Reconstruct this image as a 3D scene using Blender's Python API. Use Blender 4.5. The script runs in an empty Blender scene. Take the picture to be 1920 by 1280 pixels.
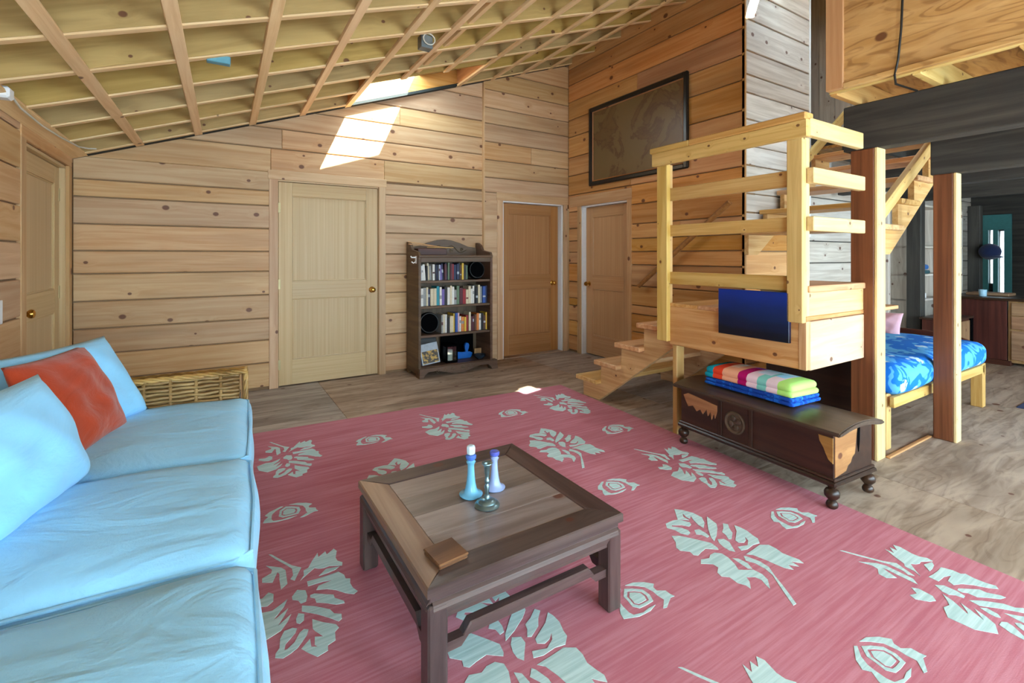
import bpy, bmesh, math, random
from mathutils import Vector, Matrix

# ------------------------------------------------------------------ camera, world, sun, window light, exposure
sc = bpy.context.scene
COL = sc.collection
R = random.Random(7)
YAW = math.radians(31.84)
cam_d = bpy.data.cameras.new('camera'); cam = bpy.data.objects.new('camera', cam_d); COL.objects.link(cam)
cam_d.sensor_width = 36.0; cam_d.lens = 36.0 * 892 / 1920.0
cam_d.shift_y = -(640 - 480) / 1920.0
cam_d.clip_start = 0.02
cam.location = (0, 0, 1.3); cam.rotation_euler = (math.pi / 2, 0, -YAW)
sc.camera = cam

world = bpy.data.worlds.new('world'); sc.world = world; world.use_nodes = True
bg = world.node_tree.nodes['Background']; bg.inputs[0].default_value = (0.80, 0.90, 1.0, 1); bg.inputs[1].default_value = 5.0

SUN = Vector((-0.69, 1.0, -1.585)).normalized()
sd = bpy.data.lights.new('sun', 'SUN'); so = bpy.data.objects.new('sun', sd); COL.objects.link(so)
sd.energy = 75.0; sd.angle = 0.009; sd.color = (1.0, 0.96, 0.88)
so.rotation_euler = SUN.to_track_quat('-Z', 'Y').to_euler(); so.location = (6, -4, 9)

def area(name, loc, direc, sx, sy, power, color):
    d = bpy.data.lights.new(name, 'AREA'); o = bpy.data.objects.new(name, d); COL.objects.link(o)
    d.shape = 'RECTANGLE'; d.size = sx; d.size_y = sy; d.energy = power; d.color = color
    o.location = loc; o.rotation_euler = Vector(direc).to_track_quat('-Z', 'Y').to_euler()
    return o
YN = -1.9            # the wall behind the camera, with the windows that light the room
SKY = (0.72, 0.88, 1.0)
WINS = [(-0.75, 1.05, .45, 1.75, 108), (1.6, 3.3, .3, 2.15, 125), (4.0, 5.9, .3, 2.1, 135), (6.6, 8.4, .3, 2.1, 18)]
for i, (a, b, c, d_, pw) in enumerate(WINS):
    area('window_daylight', ((a + b) / 2, YN - .1, (c + d_) / 2), (0, 1, -.12), b - a, d_ - c, pw, SKY)
area('skylight_daylight', (1.65, 4.86, 3.42), (0, -.1, -1), .6, .6, 22, SKY)
area('skylight_daylight', (4.75, 1.62, 4.55), (-.3, .2, -1), .7, 1.1, 165, SKY)

sc.view_settings.view_transform = 'Standard'; sc.view_settings.look = 'None'
sc.view_settings.gamma = 1.0; sc.view_settings.use_curve_mapping = False
sc.view_settings.exposure = 0.55
try:
    sc.cycles.use_denoising = True
    sc.cycles.max_bounces = 7; sc.cycles.diffuse_bounces = 4; sc.cycles.transparent_max_bounces = 12
    sc.cycles.sample_clamp_indirect = 6.0
except Exception:
    pass

# ------------------------------------------------------------------ helpers
WM = {}
BASE = [Matrix()]
def L(h):
    h = h.lstrip('#'); v = [int(h[i:i + 2], 16) / 255 for i in (0, 2, 4)]
    return tuple(((c + .055) / 1.055) ** 2.4 if c > .04045 else c / 12.92 for c in v) + (1,)

def link(name, mesh, parent=None, M=None, mat=None, **props):
    M = BASE[-1] @ (M or Matrix())
    o = bpy.data.objects.new(name, mesh); COL.objects.link(o)
    WM[o] = M
    if parent is not None:
        o.parent = parent; o.matrix_basis = WM[parent].inverted() @ M
    else:
        o.matrix_basis = M
    if mat is not None and mesh is not None:
        if len(mesh.materials) == 0: mesh.materials.append(mat)
    for k, v in props.items(): o[k] = v
    return o

def thing(name, label, cat, loc=(0, 0, 0), rotz=0, group=None):
    o = link(name, None, None, Matrix.Translation(loc) @ Matrix.Rotation(rotz, 4, 'Z'))
    o.empty_display_size = .05
    o['label'] = label; o['category'] = cat
    if group: o['group'] = group
    return o
def tag(o, label, cat, group=None):
    o['label'] = label; o['category'] = cat
    if group: o['group'] = group
    return o
def struct(o, label=None):
    o['kind'] = 'structure'
    if label: o['label'] = label
    return o

def mesh_of(bm, name, smooth=False, angle=None):
    me = bpy.data.meshes.new(name); bm.normal_update(); bm.to_mesh(me); bm.free()
    if smooth:
        for p in me.polygons: p.use_smooth = True
        if angle:
            try: me.set_sharp_from_angle(angle=angle)
            except Exception: pass
    return me

_cache = {}
def box_mesh(sx, sy, sz, bev, mat):
    key = (round(sx, 3), round(sy, 3), round(sz, 3), round(bev, 4), mat.name)
    if key in _cache: return _cache[key]
    bm = bmesh.new(); bmesh.ops.create_cube(bm, size=1)
    bmesh.ops.scale(bm, vec=(sx, sy, sz), verts=bm.verts)
    if bev > 0:
        b = min(bev, .3 * min(sx, sy, sz))
        bmesh.ops.bevel(bm, geom=bm.edges[:], offset=b, segments=1, affect='EDGES')
    me = mesh_of(bm, 'box'); me.materials.append(mat); _cache[key] = me
    return me
ROT = {'x': Matrix(), 'y': Matrix.Rotation(math.pi / 2, 4, 'Z'), 'z': Matrix.Rotation(-math.pi / 2, 4, 'Y')}
def box(name, lo, hi, mat, parent=None, ax='x', bev=.003, M=None):
    lo, hi = Vector(lo), Vector(hi); c = (lo + hi) / 2; d = hi - lo
    s = {'x': (d.x, d.y, d.z), 'y': (d.y, d.x, d.z), 'z': (d.z, d.y, d.x)}[ax]
    me = box_mesh(*[abs(v) for v in s], bev, mat)
    return link(name, me, parent, (M or Matrix()) @ Matrix.Translation(c) @ ROT[ax])
def frame(p0, p1, up=(0, 0, 1)):
    p0, p1 = Vector(p0), Vector(p1); x = (p1 - p0).normalized(); u = Vector(up)
    if abs(x.dot(u)) > .98: u = Vector((0, 1, 0))
    y = u.cross(x).normalized(); z = x.cross(y)
    m = Matrix((x, y, z)).transposed().to_4x4(); m.translation = (p0 + p1) / 2
    return m
def beam(name, p0, p1, w, h, mat, parent=None, up=(0, 0, 1), bev=.003):
    l = (Vector(p1) - Vector(p0)).length
    return link(name, box_mesh(l, w, h, bev, mat), parent, frame(p0, p1, up))

def prism_bm(bm, pts, z0, z1, cham=0.0, off=(0, 0), cd=None, cove=None):
    n = len(pts); ox, oy = off
    if sum(pts[i][0] * pts[(i + 1) % n][1] - pts[(i + 1) % n][0] * pts[i][1] for i in range(n)) < 0: pts = pts[::-1]
    xs = [p[0] for p in pts]; ys = [p[1] for p in pts]
    cx, cy = (min(xs) + max(xs)) / 2, (min(ys) + max(ys)) / 2
    w, h = max(max(xs) - min(xs), 1e-4), max(max(ys) - min(ys), 1e-4)
    lv = [bm.verts.new((p[0] - ox, p[1] - oy, z0)) for p in pts]
    rings = [lv]
    if cham > 0:
        rings.append([bm.verts.new((p[0] - ox, p[1] - oy, z1 - (cd or cham))) for p in pts])
        fx, fy = max(0, 1 - 2 * cham / w), max(0, 1 - 2 * cham / h)
        if cove:      # board with a deep bevel along its lower edge
            y0 = min(ys); rings.append([bm.verts.new((cx + (p[0] - cx) * (1 - .004 / w) - ox, (p[1] + min(cove, .4 * h) if p[1] < y0 + 1e-4 else p[1] - min(cham, .2 * h)) - oy, z1)) for p in pts])
        else: rings.append([bm.verts.new((cx + (p[0] - cx) * fx - ox, cy + (p[1] - cy) * fy - oy, z1)) for p in pts])
    else:
        rings.append([bm.verts.new((p[0] - ox, p[1] - oy, z1)) for p in pts])
    bm.faces.new(lv[::-1]); bm.faces.new(rings[-1])
    for a, b in zip(rings, rings[1:]):
        for i in range(n): bm.faces.new((a[i], a[(i + 1) % n], b[(i + 1) % n], b[i]))
def prism(name, pts, z0, z1, M, mat, parent=None, cham=0.0, **props):
    bm = bmesh.new(); prism_bm(bm, pts, z0, z1, cham)
    return link(name, mesh_of(bm, name), parent, M, mat, **props)
def wall_frame(origin, facing):
    # local x along the wall, local y up, local z out into the room
    if facing == '-y': x, z = Vector((1, 0, 0)), Vector((0, -1, 0))
    elif facing == '-x': x, z = Vector((0, -1, 0)), Vector((-1, 0, 0))
    elif facing == '+x': x, z = Vector((0, 1, 0)), Vector((1, 0, 0))
    else: x, z = Vector((-1, 0, 0)), Vector((0, 1, 0))
    m = Matrix((x, Vector((0, 0, 1)), z)).transposed().to_4x4(); m.translation = Vector(origin)
    return m

def lathe_bm(bm, prof, segs=24, M=None):
    rings = []
    for r, z in prof:
        if r < 1e-5: rings.append([bm.verts.new((0, 0, z))])
        else: rings.append([bm.verts.new((r * math.cos(2 * math.pi * i / segs), r * math.sin(2 * math.pi * i / segs), z)) for i in range(segs)])
    for a, b in zip(rings, rings[1:]):
        for i in range(segs):
            j = (i + 1) % segs
            vs = [a[0] if len(a) == 1 else a[i], a[0] if len(a) == 1 else a[j], b[0] if len(b) == 1 else b[j], b[0] if len(b) == 1 else b[i]]
            u = []
            for v in vs:
                if v not in u: u.append(v)
            if len(u) >= 3:
                try: bm.faces.new(u)
                except ValueError: pass
    if len(rings[0]) > 1: bm.faces.new(rings[0][::-1])
    if len(rings[-1]) > 1: bm.faces.new(rings[-1])
    if M is not None: bm.transform(M)
def lathe(name, prof, mat, parent=None, M=None, segs=24, sharp=.7):
    bm = bmesh.new(); lathe_bm(bm, prof, segs)
    return link(name, mesh_of(bm, name, True, sharp), parent, M, mat)
def tube_bm(bm, pts, r, segs=8, cap=True):
    pts = [Vector(p) for p in pts]; n = len(pts); rings = []
    t0 = (pts[1] - pts[0]).normalized(); ref = Vector((0, 0, 1)) if abs(t0.z) < .9 else Vector((1, 0, 0))
    nrm = t0.cross(ref).normalized()
    for i in range(n):
        t = (pts[min(i + 1, n - 1)] - pts[max(i - 1, 0)]).normalized()
        nrm = (nrm - t * nrm.dot(t)).normalized(); b = t.cross(nrm)
        rr = r[i] if isinstance(r, (list, tuple)) else r
        rings.append([bm.verts.new(pts[i] + (nrm * math.cos(2 * math.pi * k / segs) + b * math.sin(2 * math.pi * k / segs)) * rr) for k in range(segs)])
    for a, b in zip(rings, rings[1:]):
        for k in range(segs): bm.faces.new((a[k], a[(k + 1) % segs], b[(k + 1) % segs], b[k]))
    if cap: bm.faces.new(rings[0][::-1]); bm.faces.new(rings[-1])
def tube(name, pts, r, mat, parent=None, segs=8, M=None):
    bm = bmesh.new(); tube_bm(bm, pts, r, segs)
    return link(name, mesh_of(bm, name, True, .9), parent, M, mat)

def soft_box(name, sx, sy, sz, r, puff, mat, parent=None, M=None, wob=.0, n=14, seed=0, flare=0.0):
    """cushion: rounded box, top and sides swelling, seam-like soft edges"""
    rr = random.Random(seed); ph = [rr.uniform(0, 6.28) for _ in range(8)]
    bm = bmesh.new(); bmesh.ops.create_cube(bm, size=2)
    bmesh.ops.subdivide_edges(bm, edges=bm.edges[:], cuts=n, use_grid_fill=True)
    h = Vector((sx / 2, sy / 2, sz / 2))
    for v in bm.verts:
        c = v.co.copy()
        for k in range(3): c[k] = math.copysign(1 - (1 - min(1, abs(c[k]))) ** 1.5, c[k])
        p = Vector((c.x * h.x, c.y * h.y, c.z * h.z))
        q = Vector([max(-(h[k] - r), min(h[k] - r, p[k])) for k in range(3)])
        d = p - q
        if d.length > 1e-6: p = q + d.normalized() * min(r, d.length if d.length < r else r)
        a, b, e = (1 - c.x ** 2), (1 - c.y ** 2), (1 - c.z ** 2)
        p.z += puff * max(0, a * b) ** .7 * (1 if c.z > 0 else .25) * abs(c.z)
        p.x += c.x * flare * max(0, b * e); p.y += c.y * flare * max(0, a * e)
        if wob:
            p.z += wob * (math.sin(9 * p.x + ph[0]) * math.sin(7 * p.y + ph[1]) + .6 * math.sin(17 * p.x + 8 * p.y + ph[2])) * (.4 + .6 * abs(c.z))
            p.x += wob * math.sin(11 * p.y + 5 * p.z + ph[3]); p.y += wob * math.sin(12 * p.x + 6 * p.z + ph[4])
        v.co = p
    return link(name, mesh_of(bm, name, True), parent, M, mat)

def pillow(name, w, h, t, mat, parent, M, seed=0, n=22, wob=.006, pinch=.07, skew=0.0):
    """knife-edge pillow in local x (width), y (height), z (thickness)"""
    rr = random.Random(seed); ph = [rr.uniform(0, 6.28) for _ in range(6)]
    bm = bmesh.new(); rows = {}
    for s in (1, -1):
        for i in range(n + 1):
            for j in range(n + 1):
                if s == -1 and (i in (0, n) or j in (0, n)): rows[(s, i, j)] = rows[(1, i, j)]; continue
                u, v = 2 * i / n - 1, 2 * j / n - 1
                u = math.copysign(abs(u) ** .85, u); v = math.copysign(abs(v) ** .85, v)
                th = t / 2 * (max(0, 1 - abs(u) ** 2.6) * max(0, 1 - abs(v) ** 2.6)) ** .55
                x = w / 2 * u * (1 - pinch * (1 - v * v)); y = h / 2 * v * (1 - pinch * (1 - u * u))
                wr = wob * (math.sin(10 * u + 4 * v + ph[0]) + math.sin(7 * v - 5 * u + ph[1])) * (1 - u * u) ** .5 * (1 - v * v) ** .5
                rows[(s, i, j)] = bm.verts.new((x + skew * y, y, s * th + wr))
        for i in range(n):
            for j in range(n):
                q = [rows[(s, i, j)], rows[(s, i + 1, j)], rows[(s, i + 1, j + 1)], rows[(s, i, j + 1)]]
                try: bm.faces.new(q if s == 1 else q[::-1])
                except ValueError: pass
    return link(name, mesh_of(bm, name, True), parent, M, mat)

def axes(origin, x, y):
    x = Vector(x).normalized(); y = Vector(y); y = (y - x * y.dot(x)).normalized(); z = x.cross(y)
    m = Matrix((x, y, z)).transposed().to_4x4(); m.translation = Vector(origin); return m

# ------------------------------------------------------------------ materials
class NT:
    def __init__(s, name):
        s.m = bpy.data.materials.new(name); s.m.use_nodes = True; s.t = s.m.node_tree; s.t.nodes.clear()
        s.out = s.n('ShaderNodeOutputMaterial'); s.b = s.n('ShaderNodeBsdfPrincipled'); s.l(s.b.outputs[0], s.out.inputs[0])
    def n(s, k, **kw):
        nd = s.t.nodes.new(k)
        for a, b in kw.items(): setattr(nd, a, b)
        return nd
    def l(s, a, b): s.t.links.new(a, b)
    def put(s, sock, v):
        if hasattr(v, 'is_output'): s.l(v, sock)
        else: sock.default_value = v
    def math(s, op, a, b=0.0, c=None, clamp=False):
        nd = s.n('ShaderNodeMath', operation=op); nd.use_clamp = clamp
        s.put(nd.inputs[0], a); s.put(nd.inputs[1], b)
        if c is not None: s.put(nd.inputs[2], c)
        return nd.outputs[0]
    def vmath(s, op, a, b):
        nd = s.n('ShaderNodeVectorMath', operation=op); s.put(nd.inputs[0], a); s.put(nd.inputs[1], b); return nd.outputs[0]
    def mix(s, f, a, b, mode='MIX'):
        nd = s.n('ShaderNodeMix', data_type='RGBA', blend_type=mode)
        s.put(nd.inputs[0], f); s.put(nd.inputs[6], a); s.put(nd.inputs[7], b); return nd.outputs[2]
    def rng(s, v, a, b, c=0.0, d=1.0, smooth=True):
        nd = s.n('ShaderNodeMapRange'); nd.interpolation_type = 'SMOOTHSTEP' if smooth else 'LINEAR'
        s.put(nd.inputs[0], v)
        for i, x in zip((1, 2, 3, 4), (a, b, c, d)): s.put(nd.inputs[i], x)
        return nd.outputs[0]
    def noise(s, vec, scale, detail=3, rough=.55, dist=0.0):
        nd = s.n('ShaderNodeTexNoise'); s.put(nd.inputs['Vector'], vec)
        nd.inputs['Scale'].default_value = scale; nd.inputs['Detail'].default_value = detail
        nd.inputs['Roughness'].default_value = rough; nd.inputs['Distortion'].default_value = dist
        return nd.outputs[0]
    def sep(s, v):
        nd = s.n('ShaderNodeSeparateXYZ'); s.l(v, nd.inputs[0]); return nd.outputs
    def comb(s, x, y, z):
        nd = s.n('ShaderNodeCombineXYZ'); s.put(nd.inputs[0], x); s.put(nd.inputs[1], y); s.put(nd.inputs[2], z); return nd.outputs[0]
    def obj(s): return s.n('ShaderNodeTexCoord').outputs['Object']
    def rand(s): return s.n('ShaderNodeObjectInfo').outputs['Random']
    def bump(s, h, strength=.3, dist=.01):
        nd = s.n('ShaderNodeBump'); nd.inputs['Strength'].default_value = strength; nd.inputs['Distance'].default_value = dist
        s.l(h, nd.inputs['Height']); s.l(nd.outputs[0], s.b.inputs['Normal'])
    def hsv(s, col, h=.5, sat=1.0, val=1.0):
        nd = s.n('ShaderNodeHueSaturation'); s.put(nd.inputs['Hue'], h); s.put(nd.inputs['Saturation'], sat); s.put(nd.inputs['Value'], val)
        s.put(nd.inputs['Color'], col); return nd.outputs[0]
    def done(s, col, rough=.5, metal=0.0, spec=None):
        s.put(s.b.inputs['Base Color'], col); s.put(s.b.inputs['Roughness'], rough); s.put(s.b.inputs['Metallic'], metal)
        if spec is not None: s.b.inputs['Specular IOR Level'].default_value = spec
        return s.m

def plain(name, hexcol, rough=.5, metal=0.0, var=.06, scale=30, spec=None, bump=0.0):
    k = NT(name); o = k.obj()
    f = k.noise(o, scale, 3)
    col = k.hsv(L(hexcol), val=k.rng(f, .3, .7, 1 - var, 1 + var, False))
    if bump: k.bump(f, bump, .004)
    return k.done(col, rough, metal, spec)

def wood(name, c1, c2, cdark='#4a2c16', knots=.5, var=.3, satvar=.2, rough=.55, grain=26.0, along=1.2, stain=.25, huevar=.012, ksc=3.4, spec=.35, swirl=0.0):
    k = NT(name); o = k.obj(); r = k.rand()
    off = k.comb(k.math('MULTIPLY', r, 37.0), k.math('MULTIPLY', r, 17.3), k.math('MULTIPLY', r, 29.1))
    p = k.vmath('ADD', o, off); x, y, z = k.sep(p)
    yz = k.math('ADD', y, z)
    kv = k.comb(x, k.math('MULTIPLY', yz, 1.25), 0.0)
    vo = k.n('ShaderNodeTexVoronoi', voronoi_dimensions='2D'); k.l(kv, vo.inputs['Vector']); vo.inputs['Scale'].default_value = ksc
    cr = k.sep(vo.outputs['Color'])
    gate = k.math('LESS_THAN', cr[0], knots)
    halo = k.math('MULTIPLY', k.rng(vo.outputs['Distance'], .02, .30, 1.0, 0.0), gate)
    rad = k.math('MULTIPLY_ADD', k.math('POWER', cr[1], 1.4), .06, .028)
    kn = k.math('MULTIPLY', k.rng(vo.outputs['Distance'], k.math('MULTIPLY', rad, .75), k.math('MULTIPLY', rad, 1.25), 1.0, 0.0), gate)
    gy = k.math('ADD', y, k.math('MULTIPLY', halo, .018)); gz = k.math('ADD', z, k.math('MULTIPLY', halo, .018))
    gv = k.comb(k.math('MULTIPLY', x, along), k.math('MULTIPLY', gy, grain), k.math('MULTIPLY', gz, grain))
    g = k.noise(gv, 1.0, 5, .6, .6)
    g2 = k.noise(k.comb(k.math('MULTIPLY', x, along * .5), k.math('MULTIPLY', gy, grain * .22), k.math('MULTIPLY', gz, grain * .22)), 1.0, 2, .5)
    col = k.mix(k.rng(g, .33, .68), L(c1), L(c2))
    col = k.mix(k.math('MULTIPLY', k.rng(g2, .48, .72), stain), col, L(cdark))
    col = k.mix(k.math('MULTIPLY', halo, .35), col, L(c2))
    if swirl:
        s1 = k.noise(k.comb(k.math('MULTIPLY', x, 2.2), k.math('MULTIPLY', gy, 8.0), k.math('MULTIPLY', gz, 8.0)), 1.0, 1, .4, .5)
        s2 = k.math('SINE', k.math('MULTIPLY', s1, 48.0))
        col = k.mix(k.math('MULTIPLY', k.math('MULTIPLY', k.rng(s2, .35, .95), k.rng(g, .3, .6)), swirl), col, L(cdark))
    col = k.hsv(col, k.math('MULTIPLY_ADD', k.math('FRACT', k.math('MULTIPLY', r, 7.13)), 2 * huevar, .5 - huevar),
                k.math('MULTIPLY_ADD', k.math('FRACT', k.math('MULTIPLY', r, 5.7)), 2 * satvar, 1 - satvar),
                k.math('MULTIPLY_ADD', k.math('FRACT', k.math('MULTIPLY', r, 3.31)), 2 * var, 1 - var))
    if knots > 0: col = k.mix(k.math('MULTIPLY', kn, .85), col, L('#5a2c1c'))
    k.bump(g, .12, .003)
    return k.done(col, rough, 0.0, spec)

PINE = wood('pine_wall_boards', '#cca880', '#bd9368', '#835932', .5, .12, .10, .5, stain=.30, huevar=.005, ksc=2.9)
PINE_R = wood('orange_pine_boards', '#d39e66', '#c3884e', '#7d4d24', .5, .13, .10, .5, stain=.36, huevar=.006, ksc=2.9)
PINE_W = wood('pale_lit_pine_boards', '#d9d0c4', '#bdb0a2', '#7d6e62', .55, .10, .2, .5, stain=.3, huevar=.005)  # pine made pale, skylight on the return wall put into its colour
RAFT = wood('rafter_pine', '#bd9a5c', '#a38148', '#6f5229', .5, .08, .08, .6, stain=.3, grain=14, huevar=.003)
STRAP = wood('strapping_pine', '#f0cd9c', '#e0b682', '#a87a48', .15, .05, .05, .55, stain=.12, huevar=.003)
STUD = wood('new_stud_lumber', '#d9b573', '#c59a56', '#8f6430', .45, .08, .08, .5, stain=.15, ksc=7)
TREAD = wood('tread_lumber', '#d6a977', '#bd8752', '#8a5a30', .3, .07, .07, .5, stain=.2, ksc=5)
FIR = wood('fir_veneer', '#cbaf84', '#c0a173', '#a07c50', 0, .03, .04, .45, grain=60, along=.5, stain=.12, huevar=.002)
FIR_D = wood('fir_veneer_dark', '#b07e4e', '#a26d3c', '#7d4f28', 0, .03, .04, .45, grain=60, along=.5, stain=.15, huevar=.002)
PALE_LIT = wood('pale_lit_board', '#e3c78f', '#d8b67a', '#b08a55', .25, .04, .05, .5, stain=.12, ksc=6, huevar=.003)  # pale wood, partly window light on near-facing lumber put into the colour
PINK_LIT = wood('pale_pink_lit_board', '#dfbf9f', '#d2aa86', '#b58560', .3, .04, .05, .5, grain=12, stain=.2, ksc=5, huevar=.003)  # pale fascia wood with strong window light on its near face coloured in
FIR_M = wood('fir_veneer_warm', '#c9a077', '#be9166', '#98693f', 0, .03, .04, .45, grain=60, along=.5, stain=.12, huevar=.002)
HRAIL = wood('brown_handrail', '#a5713c', '#8c5a2c', '#5c3818', 0, .03, .04, .4, grain=40, stain=.2)
PLYF = wood('plywood_floor', '#b29e8c', '#8c7766', '#5a4536', .35, .14, .25, .55, grain=13, along=1.8, stain=.45, ksc=2.5, swirl=.3, huevar=.004)
PLYL = wood('plywood_loft', '#cfa468', '#b98a4c', '#80522a', .5, .04, .04, .55, grain=15, along=3.0, stain=.3, ksc=2.2, huevar=.003, swirl=.5)
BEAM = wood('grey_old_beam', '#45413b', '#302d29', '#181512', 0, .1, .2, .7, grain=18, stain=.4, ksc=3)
POST = wood('red_fir_post', '#83492a', '#6a371e', '#3d1c0e', .1, .06, .05, .5, grain=40, stain=.4)
ELM = wood('worn_table_top', '#988a84', '#75665f', '#45342d', .12, .06, .15, .30, grain=16, stain=.5, spec=.5)
ELM_D = wood('dark_table_wood', '#5a4b47', '#3d312f', '#201716', .1, .08, .15, .28, grain=20, stain=.5, spec=.5)
CHEST = wood('dark_chest_wood', '#3d2618', '#2a180f', '#170c07', 0, .08, .1, .35, grain=18, stain=.5, spec=.5)
CHESTL = wood('bare_chest_wood', '#b27e48', '#935f31', '#5b361a', .2, .05, .1, .5, grain=18, stain=.4)
CASE = wood('brown_oak_bookcase', '#6e553f', '#563f2e', '#322317', 0, .06, .1, .45, grain=24, stain=.4)
DESKW = wood('mahogany_desk', '#5a2c1a', '#401c10', '#220d07', 0, .08, .1, .4, grain=24, stain=.4)
DESKL = wood('worn_pine_drawers', '#a8845f', '#8a6746', '#5e432c', .2, .08, .1, .55, stain=.3)
WICK = wood('wicker_cane', '#b98f52', '#8d6430', '#4c3114', 0, .25, .1, .4, grain=6, along=5, stain=.5)
WHITEP = plain('white_paint', '#e8e9ea', .45, var=.02)
BLACK = plain('black_lacquer', '#0d0b0b', .3, spec=.6)
NEARB = plain('matt_black', '#050506', .9, spec=.03)
BRASS = plain('brass', '#c79a4a', .25, 1.0)
HINGE = plain('dull_brass', '#b7a87c', .5, .5)
STEEL = plain('grey_steel', '#8f989b', .4, .8)
DARKGAP = plain('dark_gap_strip', '#1e211d', .8)
BLUEBOX = plain('blue_plastic', '#5f98a8', .45)
PEWTER = plain('pewter', '#7f9aa0', .3, .85, var=.15)
CABLE = plain('white_cable', '#cfcabb', .5)
CABLEB = plain('black_cable', '#15120f', .5)

def cloth(name, hexcol, rough=.85, wr=.35, wsc=7, var=.05, sheen=.2):
    k = NT(name); o = k.obj()
    x, y, z = k.sep(o)
    w = k.noise(k.comb(k.math('MULTIPLY', x, .55), y, z), wsc, 4, .5, 1.2)
    f = k.noise(o, 180, 2)
    hgt = k.math('ADD', k.math('MULTIPLY', w, 1.0), k.math('MULTIPLY', f, .04))
    k.bump(hgt, wr, .03)
    col = k.hsv(L(hexcol), val=k.rng(w, .3, .7, 1 - var, 1 + var, False))
    if 'Sheen Weight' in k.b.inputs: k.b.inputs['Sheen Weight'].default_value = sheen
    return k.done(col, rough, 0, .2)
SLIP = cloth('pale_blue_slipcover', '#93d0f2', .8, .75, 4.5)
SLIP_P = cloth('pale_blue_pillowcase', '#8ecff4', .8, .5, 5)
RED = cloth('rust_velvet', '#b0401f', .85, .5, 7, .15, .25)
PINKP = cloth('pink_pillowcase', '#d9a9b4', .85, .2)

def rug_mat():
    k = NT('woven_pink_rug'); o = k.obj(); x, y, z = k.sep(o)
    s = k.noise(k.comb(k.math('MULTIPLY', x, 2.2), k.math('MULTIPLY', y, 60.0), 0.0), 1.0, 4, .65, .3)
    s2 = k.noise(k.comb(k.math('MULTIPLY', x, 1.0), k.math('MULTIPLY', y, 7.0), 0.0), 1.0, 3, .6)
    col = k.mix(k.rng(s, .35, .68), L('#b86e7a'), L('#c6858f'))
    col = k.mix(k.math('MULTIPLY', k.rng(s2, .45, .75), .45), col, L('#a55662'))
    f = k.noise(o, 240, 2); k.bump(k.math('ADD', k.math('MULTIPLY', s, .6), k.math('MULTIPLY', f, .4)), .35, .004)
    return k.done(col, .95, 0, .1)
RUGM = rug_mat()
def motif_mat():
    k = NT('woven_cream_yarn'); o = k.obj(); x, y, z = k.sep(o)
    s = k.noise(k.comb(k.math('MULTIPLY', x, 3.0), k.math('MULTIPLY', y, 90.0), 0.0), 1.0, 3)
    k.bump(s, .3, .004)
    return k.done(k.mix(k.rng(s, .3, .7), L('#aac6c2'), L('#c6dcd8')), .95, 0, .1)
MOTIF = motif_mat()

def towel_mat(name, cols, nx, ny, base):
    """checks of colour in object space"""
    k = NT(name); o = k.obj(); x, y, z = k.sep(o)
    col = L(base)
    for (x0, x1, y0, y1, c) in cols:
        f = k.math('MULTIPLY', k.math('MULTIPLY', k.math('GREATER_THAN', x, x0), k.math('LESS_THAN', x, x1)),
                   k.math('MULTIPLY', k.math('GREATER_THAN', y, y0), k.math('LESS_THAN', y, y1)))
        col = k.mix(f, col, L(c))
    k.bump(k.noise(o, 260, 2), .35, .004)
    return k.done(col, .95, 0, .1)
def floral(name, a, b, c, sc_=9):
    k = NT(name); o = k.obj()
    v = k.n('ShaderNodeTexVoronoi', feature='F1'); k.l(o, v.inputs['Vector']); v.inputs['Scale'].default_value = sc_
    n1 = k.noise(o, sc_ * .9, 2, .5, 1.6)
    n2 = k.noise(o, sc_ * 1.7, 2, .5, 2.2)
    col = k.mix(k.rng(n1, .50, .53), L(a), L(b))
    col = k.mix(k.math('MULTIPLY', k.rng(v.outputs['Distance'], .24, .30, 1, 0), k.rng(n2, .42, .47)), col, L(c))
    k.bump(k.noise(o, 5, 3), .3, .03)
    return k.done(col, .85, 0, .2)
FLORAL = floral('blue_floral_cotton', '#1a74dc', '#5db0f0', '#c2e4fa', 6)
BTOWEL = floral('blue_leaf_terry', '#123f9c', '#1c62c4', '#2f82d8', 14)

def glass_mat(name, tint='#eef6f8', gl=.12, rough=.02):
    k = NT(name)
    t = k.n('ShaderNodeBsdfTransparent'); t.inputs[0].default_value = L(tint)
    g = k.n('ShaderNodeBsdfGlossy'); g.inputs['Roughness'].default_value = rough
    m = k.n('ShaderNodeMixShader'); m.inputs[0].default_value = gl
    k.l(t.outputs[0], m.inputs[1]); k.l(g.outputs[0], m.inputs[2]); k.l(m.outputs[0], k.out.inputs[0])
    return k.m
GLASS = glass_mat('window_glass')
def crystal(name, hexcol):
    k = NT(name); k.b.inputs['Transmission Weight'].default_value = .3; k.b.inputs['IOR'].default_value = 1.4
    return k.done(L(hexcol), .18, 0, .6)
BLUEGLASS = crystal('blue_glass', '#84d2f6')
LILACGLASS = crystal('lilac_blue_glass', '#b3c9f6')
CLEARGLASS = crystal('clear_glass', '#dff2f8')

# ------------------------------------------------------------------ the shell
XL, YB, XR, YR = -1.0, 5.2, 4.12, 2.58      # left wall, back wall, wall with the map, return wall over the stairs
YB2 = 5.16                                  # right-hand bay of the back wall stands a little proud
RM, RC = .357, 2.462                        # underside of the roof: z = RC + RM * x
roof = lambda x: RC + RM * x

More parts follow.
